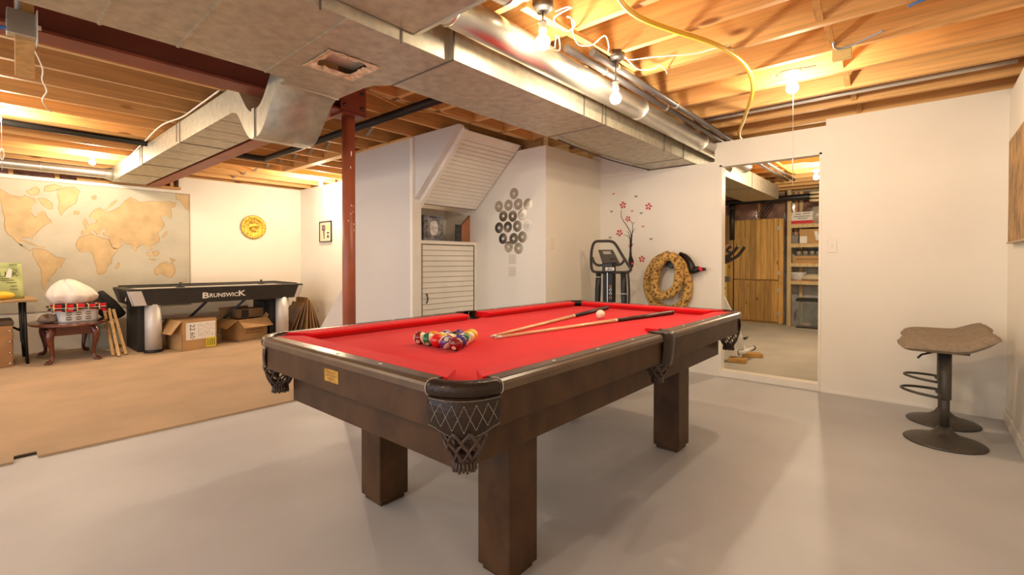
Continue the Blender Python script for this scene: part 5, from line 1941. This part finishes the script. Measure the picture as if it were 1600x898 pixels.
for s2 in (-1, 1):
    MB().box(XE_ - 0.55, XE_ - 0.2, yy0 + s2 * 0.18 - 0.06, yy0 + s2 * 0.18 + 0.06, 0.20, 0.23).build('foot_plate', black, em, world=True, bevel=0.008)
    MB().tube([(XE_ - 0.4, yy0 + s2 * 0.18, 0.21), (XE_ - 0.05, yy0 + s2 * 0.12, 0.30)], 0.018, 10).build('pedal_arm', blackm, em, world=True)

# ------------------------------------------------------------------ bar stools
stoolm = mat('stool_fabric', (0.27, 0.21, 0.15), 0.85, var=0.15, vscale=40, bump=0.3, bscale=300)
stoolk = mat('stool_metal', (0.095, 0.082, 0.07), 0.45, metal=0.5)


def stool(label, x, y, rz):
    t = thing('bar_stool', label, 'bar stool', (x, y, 0), rz, group='two bar stools by the right wall')
    MB().lathe([(0.0, 0.0), (0.196, 0.0), (0.200, 0.006), (0.192, 0.012), (0.12, 0.032), (0.072, 0.052), (0.045, 0.075), (0.030, 0.100), (0.0, 0.100)], (0, 0, 0), 48).build('base', stoolk, t)
    MB().cyl((0, 0, 0.09), (0, 0, 0.36), 0.0255, 24).build('lower_column', stoolk, t)
    MB().lathe([(0.0, 0.27), (0.031, 0.27), (0.033, 0.275), (0.033, 0.575), (0.0, 0.575)], (0, 0, 0), 24).build('upper_column', stoolk, t)
    lp = [(-0.03, 0.045, 0.30)] + [(-0.02 - 0.19 * math.sin(a), 0.13 * math.cos(a), 0.30 + 0.015 * math.sin(a)) for a in [PI * k / 14 for k in range(15)]] + [(-0.03, -0.045, 0.30)]
    MB().tube(lp, 0.0085, 8).build('footrest', stoolk, t)
    MB().box(-0.10, 0.10, -0.09, 0.09, 0.566, 0.578).build('seat_plate', black, t)
    MB().tube([(-0.06, -0.05, 0.565), (-0.12, -0.09, 0.55), (-0.14, -0.11, 0.53)], 0.006, 8).build('lever', black, t)
    n = 4

    def Z(u, v):
        x_ = u * 2 - 1
        y_ = v * 2 - 1
        lift = 0.045 * max(0.0, x_) ** 2 + 0.055 * max(0, x_ - 0.35) + 0.012 * max(0.0, -x_ - 0.5) ** 2 - 0.015 * max(0.0, -x_ - 0.6)
        rib = 0.006 * abs(math.cos(v * PI * 4)) if 0.08 < v < 0.92 else 0
        return lift, rib
    def corner(u, v):
        x_, y_ = u * 2 - 1, v * 2 - 1
        sx = 0.225 * x_ * (1 - 0.06 * y_ * y_)
        sy = 0.205 * y_ * (1 - 0.10 * x_ * x_)
        return sx, sy
    def top(u, v):
        sx, sy = corner(u, v)
        lift, rib = Z(u, v)
        ed = (1 - (2 * u - 1) ** 6) * (1 - (2 * v - 1) ** 6)
        return (sx, sy, 0.600 + lift + rib * 0.8 + 0.046 * max(0, ed) ** 0.5)
    def bot(u, v):
        sx, sy = corner(u, v)
        lift, rib = Z(u, v)
        ed = (1 - (2 * u - 1) ** 6) * (1 - (2 * v - 1) ** 6)
        return (sx, sy, 0.600 + lift - 0.026 * max(0, ed) ** 0.5)
    MB().grid(top, 28, 32).grid(bot, 28, 32, flip=True).build('seat', stoolm, t)
    g = MB()
    bord = [(k / 20, 0) for k in range(20)] + [(1, k / 20) for k in range(20)] + [(1 - k / 20, 1) for k in range(20)] + [(0, 1 - k / 20) for k in range(20)]
    g.tube([top(u, v) for u, v in bord], 0.0045, 6, closed=True)
    g.build('piping', stoolm, t)
    for vv in (0.25, 0.5, 0.75):
        MB().tube([Vector(top(0.03 + 0.94 * k / 20, vv)) - Vector((0, 0, 0.0015)) for k in range(21)], 0.0022, 5).build('stitch_line', mat('stool_seam', (0.12, 0.09, 0.065), 0.9), t)
    return t


s1 = pt(1475, 690.5, 'z', 0.0)
s2_ = pt(1472.5, 659.5, 'z', 0.0)
STZ = math.radians(-84)
stool('taupe bar stool nearest the camera by the right wall', s1.x, s1.y, STZ)
stool('taupe bar stool farther back, mostly hidden by the first stool', s2_.x, s2_.y, STZ)

# ------------------------------------------------------------------ niche over the cupboard
nx = thing('printed_box', 'box with a grey photo print on the cupboard shelf', 'box', (3.13, 3.95, 1.345), math.radians(-12))
bx = pt(661, 377, 'y', 3.9)
nx.location = (pt(677, 378, 'y', 3.93).x, 3.98, 1.3455)
MB().box(-0.115, 0.115, -0.075, 0.075, 0, 0.27).build('carton', mat('box_photo_grey', (0.20, 0.20, 0.24), 0.6, var=0.5, vscale=14), nx, bevel=0.002)
MB().box(-0.10, 0.105, -0.0765, -0.075, 0.03, 0.235).build('photo', mat('photo_print', (0.34, 0.33, 0.33), 0.6, col2=(0.07, 0.06, 0.07), vscale=18), nx)
MB().grid(lambda u, v: (0.005 + 0.048 * (0.55 + 0.45 * math.sin(PI * v) ** 0.5) * (2 * u - 1), -0.0772, 0.06 + 0.15 * v), 8, 8).build('photo_subject', mat('photo_light', (0.66, 0.64, 0.62), 0.6, var=0.3, vscale=30), nx)
MB().box(-0.045, 0.035, -0.0765, -0.075, 0.245, 0.258).build('title_bar', black, nx)
bw_ = thing('terracotta_wedge', 'terracotta brown wedge at the right end of the cupboard shelf', 'offcut', (3.66, 4.0, 1.3455))
a, b, c_, d_ = [pt(*q, 'y', 3.94) for q in ((717, 378.5), (738.5, 378.5), (738.5, 331), (722, 352))]
MB().prism([a, b, c_, d_], (0, 0.03, 0)).build('body', mat('terracotta', (0.40, 0.16, 0.075), 0.8, var=0.15, vscale=8), bw_, world=True)
q0, q1 = pt(713, 377.5, 'y', 3.92), pt(720.5, 351, 'y', 3.92)
MB().box(q0.x, q1.x + 0.01, 3.925, 3.939, 1.346, q1.z).build('dark_card', mat('dark_card', (0.05, 0.045, 0.06), 0.7, var=0.5, vscale=30), bw_, world=True)

# ================================================================== STORAGE ROOM BEYOND THE DOORWAY
XF = 9.62
struct('wall_storage', MB().box(XF, XF + 0.04, -0.6, 4.56, 0, 2.37), mat('block_wall', (0.46, 0.45, 0.44), 0.9, var=0.25, vscale=6, bump=0.3, bscale=20), 'grey far wall of the storage room', 'wall')
struct('wall_storage_side', MB().box(4.93, XF, -0.56, -0.46, 0, 2.37), wallp, 'cream side wall of the storage room', 'wall')
struct('wall_storage_end', MB().box(4.93, XF, 4.46, 4.56, 0, 2.37), wallp, 'cream end wall of the storage room', 'wall')
foil = mat('vapour_barrier', (0.30, 0.17, 0.14), 0.22, var=0.5, vscale=5, bump=1.0, bscale=7, coat=0.4)
ins = thing('vapour_sheet', 'pinkish plastic covered insulation above the wooden cabinet', 'insulation', (XF - 0.05, 2.5, 1.85))
for k in range(5):
    y0 = 1.1 + k * 0.6
    MB().grid(lambda u, v, y0=y0, k=k: (XF - 0.03 - 0.05 * math.sin(PI * u) * math.sin(PI * v) - 0.008 * math.sin(13 * u + k) * math.sin(9 * v), y0 + 0.6 * u, 1.60 + 0.75 * v), 14, 12).build('bay', foil, ins, world=True)
for k in range(6):
    MB().box(XF - 0.045, XF - 0.001, 1.08 + k * 0.6, 1.12 + k * 0.6, 1.58, 2.36).build('stud', pineY, ins, world=True)
plank = mat('cabinet_pine', (0.60, 0.35, 0.10), 0.45, var=0.22, vscale=4, stretch=(8, 8, 0.6), objrand=0.28, knots=(4, 4, 1.2), coat=0.2)
XC = 9.42
cab = thing('pine_cabinet', 'tall cabinet of knotty pine boards in the storage room', 'cabinet', (XC, 2.3, 0.012))
cp0, cp1 = pt(1222, 450, 'x', XC).y, pt(1147, 450, 'x', XC).y


def door_of(z0, z1, ya, yb, n, nm, seed):
    d = MB().box(XC + 0.004, XC + 0.02, ya, yb, z0, z1).build('door', mat('cab_back', (0.30, 0.17, 0.05), 0.6), cab, world=True)
    rr_ = random.Random(seed)
    ws_ = [rr_.uniform(0.8, 1.25) for _ in range(n)]
    tot = sum(ws_)
    y = ya
    for w_ in ws_:
        w2 = (yb - ya) * w_ / tot
        o = MB().box(XC - 0.014, XC + 0.004, y + 0.002, y + w2 - 0.002, z0 + rr_.uniform(0, 0.006), z1 - rr_.uniform(0, 0.012)).build('plank', plank, d)
        o.location = -cab.location
        y += w2
    return d


zsp = pt(1185, 437, 'x', XC).z
zto = pt(1185, 342.5, 'x', XC).z
ym = cp0 + (cp1 - cp0) * 0.62
d1 = door_of(zsp + 0.006, zto, cp0 + 0.06, cp1, 8, 'upper', 1)
d2 = door_of(0.05, zsp - 0.006, cp0 + 0.06, cp1, 8, 'lower', 2)
MB().box(XC - 0.01, XC + 0.02, cp0 - 0.02, cp0 + 0.055, 0.02, zto - 0.01).build('stile', plank, cab, world=True)
MB().box(XC + 0.02, XF - 0.06, cp0, cp1, 0.012, zto - 0.02).build('carcass', mat('carcass_pine', (0.48, 0.30, 0.12), 0.6), cab, world=True)
MB().box(XC - 0.004, XC + 0.02, cp1, cp1 + 0.016, 0.012, zto).build('gap_strip', mat('gap_dark', (0.02, 0.012, 0.008), 0.9), cab, world=True)
for z_ in (zto - 0.18, zsp + 0.13, zsp - 0.18, 0.2):
    MB().box(XC - 0.018, XC - 0.009, cp0 + 0.03, cp0 + 0.075, z_ - 0.035, z_ + 0.035).build('hinge', galvb, cab, world=True)
cb2 = thing('wood_panel', 'light wooden panelling left of the pine cabinet', 'panel', (XC, cp1 + 0.3, 0.012))
for k in range(4):
    MB().box(XC, XC + 0.02, cp1 + 0.02 + k * 0.14, cp1 + 0.155 + k * 0.14, 0.02, 2.0 - 0.3 * (k % 2)).build('plank', plank, cb2, world=True)
o = MB().box(XC - 0.10, XC - 0.085, cp1 + 0.10, cp1 + 0.55, 0.012, 1.15).build('yellow_board', mat('board_yellow', (0.74, 0.62, 0.16), 0.6))
tag(o, 'plain yellow board leaning beside the pine cabinet', 'board')
# shelf rack
XR = 9.30
sr = thing('shelf_rack', 'open shelf rack of raw lumber beside the pine cabinet', 'shelf', (XR, 1.5, 0.012))
py0 = pt(1235.5, 450, 'x', XR).y
lum = mat('lumber_pale', (0.68, 0.52, 0.27), 0.6, var=0.18, vscale=5, stretch=(6, 6, 0.6), objrand=0.1)
MB().box(XR, XR + 0.09, py0, py0 + 0.06, 0.012, 2.36).build('upright', lum, sr, world=True)
MB().box(XR, XR + 0.09, 0.62, 0.66, 0.012, 2.36).build('upright', lum, sr, world=True)
MB().box(XR + 0.26, XR + 0.31, py0 - 0.13, py0 - 0.08, 0.012, 2.36).build('back_upright', lum, sr, world=True)
shz = []
for yy in (350.5, 381.5, 412, 440):
    z_ = pt(1260, yy, 'x', XR).z
    shz.append(z_)
    MB().box(XR, XR + 0.04, 0.62, py0, z_ - 0.05, z_ + 0.0).build('front_rail', lum, sr, world=True)
    MB().box(XR + 0.0, XR + 0.31, 0.62, py0, z_ - 0.0, z_ + 0.018).build('shelf_board', mat('shelf_ply', (0.60, 0.36, 0.15), 0.6, var=0.2, vscale=6), sr, world=True)


def at_shelf(px_, i, xo=0.10):
    return Vector((XR + xo, pt(px_, 400, 'x', XR + xo).y, (shz[i] + 0.018) if i >= 0 else 0.012))


q = at_shelf(1252.5, 0, 0.12)
bx = thing('archive_box', 'white and red printed box on the top shelf', 'box', q)
MB().box(-0.10, 0.10, -0.20, 0.19, 0.05, 0.20).build('carton', mat('archive_white', (0.80, 0.77, 0.74), 0.7), bx)
MB().box(-0.102, 0.102, -0.202, 0.192, 0.0, 0.055).build('red_band', mat('archive_red', (0.60, 0.03, 0.04), 0.6), bx)
MB().lathe([(0.02, 0), (0.02, 0.002), (0, 0.002)], (-0.10, 0.15, 0.165), 14, axis=(-1, 0, 0)).build('round_mark', MATS['archive_red'], bx)
g = MB()
for (y0, y1, z_) in ((0.0, 0.08, 0.165), (-0.14, -0.03, 0.17), (-0.14, 0.1, 0.125), (-0.10, 0.05, 0.09)):
    g.box(-0.102, -0.1005, y0, y1, z_ - 0.008, z_ + 0.008)
g.build('print_lines', mat('print_grey2', (0.30, 0.29, 0.29), 0.8), bx)
q = at_shelf(1275, 0, 0.14)
jr = thing('plastic_jar', 'hazy plastic jar on the top shelf beside the red box', 'jar', q)
MB().lathe([(0.0, 0.0), (0.13, 0.0), (0.135, 0.15), (0.12, 0.24), (0.09, 0.27), (0.09, 0.285), (0.0, 0.285)], (0, -0.02, 0), 24).build('body', mat('jar_haze', (0.55, 0.48, 0.40), 0.25, alpha=0.75), jr)
q = at_shelf(1266, 1, 0.14)
wl_ = thing('long_carton', 'long cardboard carton with a white end label on the second shelf', 'box', q)
MB().box(-0.12, 0.1, -0.6, 0.14, 0.0, 0.24).build('carton', card, wl_)
MB().box(-0.122, -0.12, 0.03, 0.135, 0.0, 0.12).build('label', paperw, wl_)
MB().prism([(-0.1215, -0.10, 0.05), (-0.1215, -0.16, 0.05), (-0.1215, -0.12, 0.2), (-0.1215, -0.07, 0.2)], (0.001, 0, 0)).build('shine_tape', paperw, wl_)
q = at_shelf(1262, 2, 0.14)
cr2 = thing('jar_crate', 'low cardboard tray holding the glass jars', 'tray', q)
MB().box(-0.10, 0.10, -0.30, 0.20, 0.0, 0.12).build('tray', card, cr2)
MB().box(-0.102, -0.10, -0.25, 0.15, 0.055, 0.068).build('print_line', MATS['print_brown'] if 'print_brown' in MATS else card2, cr2)
for k in range(5):
    o = thing('glass_jar', 'dark lidded glass jar in the tray, %s from the left' % ('first', 'second', 'third', 'fourth', 'fifth')[k], 'jar', q + Vector((-0.04, 0.125 - k * 0.098, 0.12)), group='glass jars in the tray')
    MB().lathe([(0.0, 0.0), (0.038, 0.0), (0.04, 0.07), (0.03, 0.085), (0.0, 0.085)], (0, 0, 0), 16).build('glass', mat('jar_glass', (0.35, 0.33, 0.30), 0.1, alpha=0.8), o)
    MB().lathe([(0.0, 0.085), (0.042, 0.085), (0.042, 0.108), (0.0, 0.108)], (0, 0, 0), 16).build('lid', black, o)
q = at_shelf(1246, 3, 0.14)
bo = thing('white_bowl', 'white patterned bowl on the lowest shelf', 'bowl', q)
MB().lathe([(0.0, 0.004), (0.08, 0.0), (0.10, 0.01), (0.14, 0.13), (0.145, 0.14), (0.132, 0.135), (0.09, 0.02), (0.0, 0.014)], (0, 0, 0), 28).build('body', mat('bowl_white', (0.78, 0.78, 0.80), 0.3, var=0.2, vscale=30), bo)
q = at_shelf(1270, 3, 0.12)
o = MB().grid(lambda u, v: (0.09 * math.sin(PI * v) ** 0.6 * math.cos(2 * PI * u), 0.2 * math.sin(PI * v) ** 0.6 * math.sin(2 * PI * u), (0.04 - 0.045 * math.cos(PI * v)) * (1 + 0.25 * math.sin(5 * u * PI))), 28, 12).build('cloth_sack', mat('sack_beige', (0.62, 0.55, 0.38), 0.9, bump=0.5, bscale=14))
o.location = q + Vector((0, 0, 0.006))
tag(o, 'limp beige sack beside the white bowl', 'sack')
q = at_shelf(1266, -1, 0.0)
aq = thing('aquarium', 'empty glass aquarium with a black rim on the storage floor', 'aquarium', q)
ya, yb, zt = -0.35, 0.17, pt(1260, 467, 'x', XR).z
glassm = mat('aquarium_glass', (0.60, 0.66, 0.64), 0.05, alpha=0.12)
for (x0, x1, y0, y1) in ((-0.15, -0.144, ya, yb), (0.144, 0.15, ya, yb), (-0.15, 0.15, ya, ya + 0.006), (-0.15, 0.15, yb - 0.006, yb)):
    MB().box(x0, x1, y0, y1, 0.02, zt - 0.03).build('pane', glassm, aq)
MB().box(-0.158, 0.158, ya - 0.008, yb + 0.008, zt - 0.045, zt).build('top_rim', black, aq)
MB().box(-0.155, 0.155, ya - 0.005, yb + 0.005, 0.0, 0.022).build('base_rim', black, aq)
MB().box(-0.05, 0.10, -0.2, -0.02, 0.03, 0.16).build('filter', mat('filter_grey', (0.05, 0.055, 0.06), 0.6), aq, bevel=0.02)
MB().tube(spline([(0.0, -0.1, 0.15), (0.0, -0.02, 0.26), (0.0, -0.2, 0.40), (0.0, -0.3, 0.43)], 6), 0.004, 6).build('hose', black, aq)
o = MB().grid(lambda u, v: (0.05 * math.sin(PI * v) * math.cos(2 * PI * u), 0.08 * math.sin(PI * v) * math.sin(2 * PI * u), 0.03 - 0.03 * math.cos(PI * v)), 16, 8).build('pebble_heap', mat('pebble', (0.35, 0.24, 0.18), 0.9), aq)
o.location = (-0.05, 0.05, 0.022)
# black drain with its drop, strapped under the duct
t = thing('drain_pipe', 'black drain pipe crossing over the pine cabinet in the storage room', 'pipe', (9.2, 2.2, 2.15))
zp = pt(1200, 314, 'x', 9.2).z
MB().tube([(9.2, 3.4, zp + 0.02), (9.2, 0.2, zp + 0.03)], 0.05, 16).build('run', blackpipe, t, world=True)
yv = pt(1144, 340, 'x', 9.2).y
MB().tube([(9.2, yv, zp), (9.2, yv, pt(1144, 375, 'x', 9.2).z)], 0.045, 16).build('drop', blackpipe, t, world=True)
MB().cyl((9.2, yv, zp - 0.12), (9.2, yv, zp - 0.02), 0.06, 16).build('coupling', blackpipe, t, world=True)
for k in range(4):
    a = pt(1178 + 6 * k, 341, 'x', 9.36)
    b = pt(1200 + 4 * k, 316, 'x', 9.26)
    m_ = (a + b) / 2 + Vector((0, 0.02, -0.03))
    pipe('loose_cable', 'thin dark cable sagging over the pine cabinet, %s from the left' % ('first', 'second', 'third', 'fourth')[k], spline([a, m_, b], 5), 0.008, black, 'cable', 6)
cn = thing('hose_coil', 'coil of pale hose hanging by the drain in the storage room', 'hose coil', (8.9, 1.15, 2.0))
for k in range(3):
    q = pt(1278, 300 + k * 6, 'x', 8.9)
    MB().tube([q + Vector((0.07 * math.sin(a), 0.10 * math.cos(a), 0.012 * math.sin(a))) for a in [2 * PI * i / 20 for i in range(20)]], 0.022, 8, closed=True).build('turn', mat('hose_cream', (0.62, 0.50, 0.30), 0.6), cn, world=True)

q = pt(1278, 300, 'x', 8.9)
MB().tube([(8.9 + 0.07, q.y, q.z + 0.01), (8.9 + 0.07, q.y, 2.369)], 0.006, 6).build('hanger', black, cn, world=True)

# ------------------------------------------------------------------ exercise bike just past the doorway
whitem = mat('bike_white', (0.78, 0.78, 0.77), 0.35)
XQ = 5.72


def bq(px_, py_, xd=XQ):
    return pt(px_, py_, 'x', xd)


qb = pt(1166, 562, 'z', 0.012)
bk_ = thing('spin_bike', 'white exercise bike just beyond the doorway with black handlebars', 'exercise bike', (XQ, qb.y, 0.012))
hbm = mat('bike_grip', (0.03, 0.02, 0.018), 0.6)
MB().tube(spline([bq(1122, 414), bq(1138, 408), bq(1152, 400), bq(1159, 392), bq(1164, 385)], 5), 0.017, 10).build('handlebar', hbm, bk_, world=True)
MB().tube(spline([bq(1124, 408), bq(1142, 397), bq(1148, 391), bq(1153, 385)], 5), 0.017, 10).build('handlebar', hbm, bk_, world=True)
MB().tube(spline([bq(1146, 396), bq(1140, 394), bq(1136, 391), bq(1139, 387), bq(1143, 384)], 4), 0.015, 10).build('bar_end', hbm, bk_, world=True)
MB().prism([bq(1120, 408), bq(1133, 399), bq(1140, 396), bq(1142, 402), bq(1122, 418)], (0.05, 0, 0)).build('bar_cover', hbm, bk_, world=True)
MB().prism([bq(1122, 431), bq(1139, 432), bq(1139.5, 440), bq(1122, 441)], (0.06, 0, 0)).build('console', mat('bike_console', (0.12, 0.10, 0.08), 0.5), bk_, world=True)
MB().tube([bq(1130.5, 440), bq(1129, 446)], 0.006, 8).build('cable', black, bk_, world=True)
MB().prism([bq(1128, 446), bq(1131, 446), bq(1133, 451.5), bq(1127.5, 451.5)], (0.03, 0, 0)).build('knob', black, bk_, world=True)
MB().beam(bq(1123, 452), bq(1141, 489), 0.05, 0.035, up=(1, 0, 0)).build('front_tube', whitem, bk_, world=True)
MB().beam(bq(1117, 452), bq(1129, 489), 0.05, 0.06, up=(1, 0, 0)).build('front_tube', whitem, bk_, world=True)
MB().beam(bq(1150, 515), bq(1160, 547), 0.07, 0.05, up=(1, 0, 0)).build('rear_tube', whitem, bk_, world=True)
g = MB().beam(bq(1122, 553, 5.60), bq(1152, 551, 5.60), 0.06, 0.05)
g.build('floor_beam', whitem, bk_, world=True)
MB().tube([bq(1144, 552, 5.64), bq(1162, 550, 5.64), bq(1176, 543, 5.9)], [0.026, 0.024, 0.022], 14).build('stabiliser', whitem, bk_, world=True)
for (a, b) in (((1147, 551.5, 5.63), (1154, 551, 5.63)), ((1173, 545, 5.87), (1177.5, 543, 5.93)), ((1161, 550, 5.67), (1165, 548.5, 5.72))):
    MB().tube([bq(*a), bq(*b)], 0.028, 14).build('end_cap', black, bk_, world=True)
MB().tube([bq(1122, 566, 5.45), bq(1132, 567, 5.45)], 0.035, 14).build('wheel', black, bk_, world=True)
MB().prism([bq(1160, 528), bq(1167, 526.5), bq(1164, 531)], (0.08, 0, 0)).build('pedal', black, bk_, world=True)
MB().lathe([(0.0, -0.04), (0.20, -0.04), (0.23, 0.0), (0.20, 0.04), (0.0, 0.04)], (5.9, 1.95, 0.36), 32, axis=(0.5, 0.8, 0)).build('flywheel', mat('wheel_steel', (0.25, 0.25, 0.26), 0.3, metal=0.8), bk_, world=True)
MB().beam((5.9, 1.95, 0.33), (5.85, 2.15, 0.95), 0.05, 0.05).build('seat_post', whitem, bk_, world=True)
MB().box(5.76, 5.96, 2.05, 2.28, 0.95, 1.0).build('saddle', black, bk_, world=True, bevel=0.02)
blkm = mat('block_wood', (0.58, 0.33, 0.10), 0.6, var=0.25, vscale=6)
for k, (P, lb_) in enumerate((([(1138, 555), (1167, 558), (1167, 567), (1139, 564)], 'nearer wooden block under the white exercise bike'), ([(1166, 547), (1190, 553), (1190, 558), (1162, 557)], 'farther wooden block under the white exercise bike'))):
    w0 = pt(P[3][0], P[3][1], 'z', 0.012)
    w1 = pt(P[2][0], P[2][1], 'z', 0.012)
    o = MB().beam((w0.x, w0.y, 0.012 + 0.024), (w1.x, w1.y, 0.012 + 0.024), 0.12, 0.048).build('wooden_block', blkm, bevel=0.004)
    tag(o, lb_, 'wood block')

# ================================================================== CABLES, BOXES AND SMALL CEILING THINGS
def cable(label, pix, z, r, m, name='ceiling_cable', drop=None):
    P = []
    for q in pix:
        P.append(pt(q[0], q[1], 'z', q[2] if len(q) > 2 else z))
    return pipe(name, label, spline(P, 6), r, m, 'cable', 8)


cable('white cable looping up from the first bulb holder', [(868, 18), (885, 11), (893, 12), (880, 18), (866, 28), (870, 38), (885, 48), (897, 42), (895, 30), (886, 26)], 2.35, 0.0036, whitecable)
cable('white cable running from the first loop to the second bulb holder', [(886, 26), (893, 30), (896, 55), (905, 70), (925, 70), (940, 58), (947, 57), (951, 72), (950, 80)], 2.345, 0.0036, whitecable)
cable('short white cable loop hanging beside the first bulb', [(869, 55), (867, 76), (871, 79), (875, 75), (873, 57)], 2.33, 0.0036, whitecable)
cable('long white cable running right from the second bulb holder', [(975, 90), (988, 93), (1020, 89), (1060, 86), (1090, 83), (1112, 77), (1140, 70)], 2.355, 0.004, whitecable)
cable('white cable with a loose end below the second bulb holder', [(976, 88), (990, 103), (1000, 109), (1018, 108), (1032, 102), (1040, 110), (1042, 115)], 2.35, 0.004, whitecable)
cable('grey blue cables feeding through the joist over the doorway', [(1302, 66), (1304, 74), (1313, 76), (1330, 71), (1355, 60), (1380, 48)], 2.352, 0.006, mat('cable_greyblue', (0.36, 0.40, 0.48), 0.5))
cable('thin blue cable end by the joist at the upper right', [(1420, 10), (1432, 4), (1448, -2)], 2.36, 0.007, bluecable)
cable('cable curling around the third bulb holder', [(1203, 119), (1213, 119), (1222, 112), (1240, 108), (1262, 105), (1275, 102)], 2.36, 0.004, mat('cable_dark', (0.10, 0.07, 0.04), 0.6))
cable('white cable running along the edge of the left duct', [(343, 141), (310, 165), (284, 183), (252, 196), (225, 222), (205, 242)], 2.362, 0.006, whitecable)
cable('orange yellow cable sagging along the stair header', [(575, 143), (610, 160), (640, 172), (680, 176), (720, 186), (760, 197), (800, 208), (838, 222)], 2.362, 0.005, mat('cable_tan', (0.62, 0.38, 0.12), 0.6))
cable('dark cable sagging under the far edge of the main duct', [(872, 218, 2.1), (925, 240, 2.1), (960, 252, 2.1), (1000, 262, 2.1), (1015, 265, 2.1)], 2.1, 0.006, black)
cable('thin white cable zigzagging down from the metal box', [(45, 62, 2.2), (62, 95, 2.2), (67, 110, 2.2), (66, 125, 2.2), (73, 142, 2.2), (66, 155, 2.2), (72, 167, 2.2), (80, 175, 2.2)], 2.2, 0.0035, whitecable)
o = MB().box(-0.9, 0.9, -0.045, 0.045, 0, 0.02).build('nailing_strip', pineX)
a, b = pt(818, 12, 'z', 2.352), pt(994, 110, 'z', 2.352)
o.location = ((a.x + b.x) / 2, (a.y + b.y) / 2 - 0.0, 2.349)
o.scale = ((b - a).length / 1.8, 0.5, 1)
o.rotation_euler = (0, 0, math.atan2(b.y - a.y, b.x - a.x))
tag(o, 'pale wooden strip that carries the two bulb holders', 'wood strip')
# steel outlet box with blue cables on a hanging stud at the upper left
ZB0 = pt(33, 38, 'y', 2.95)
jb = thing('junction_box', 'galvanised switch box with blue cables on a hanging stud', 'electrical box', ZB0)
bx_ = ZB0
MB().box(-0.045, 0.045, -0.03, 0.03, -0.055, 0.05).build('box', galvb, jb, bevel=0.003)
MB().box(0.045, 0.049, -0.04, 0.04, -0.075, 0.065).build('cover', whitecable, jb)
MB().box(0.049, 0.062, -0.006, 0.006, -0.004, 0.012).build('toggle', whitecable, jb)
MB().tube(spline([(-0.045, 0, -0.03), (-0.10, 0, -0.045), (-0.18, 0, -0.04), (-0.3, 0, 0.0)], 5), 0.008, 8).build('cable', bluecable, jb)
MB().tube(spline([(-0.08, -0.02, 0.03), (-0.12, -0.02, 0.03), (-0.12, -0.02, -0.02), (-0.09, -0.02, -0.01)], 5), 0.006, 8).build('cable', bluecable, jb)
MB().tube([(-0.01, 0, 0.05), (-0.008, 0, 0.3)], 0.008, 8).build('cable', mat('cable_grey', (0.5, 0.5, 0.5), 0.5), jb)
sd0, sd1 = pt(33, 118, 'y', 2.99), pt(33, 40, 'y', 2.99)
o = MB().box(-0.02, 0.02, -0.02, 0.02, 0, 1).build('hanging_stud', pineY)
o.location = (sd0.x + 0.012, 2.995, sd0.z)
o.scale = (1.5, 1, ZJ - sd0.z)
tag(o, 'short hanging stud that carries the metal switch box', 'stud')
# strap box on the joist over the doorway
q = pt(1314, 74, 'z', 2.37)
o = MB().box(q.x - 0.02, q.x + 0.025, q.y - 0.05, q.y + 0.04, 2.30, 2.369).build('cable_block', mat('block_cream', (0.72, 0.55, 0.22), 0.6))
tag(o, 'small wooden block on the joist where the grey cables pass', 'block')
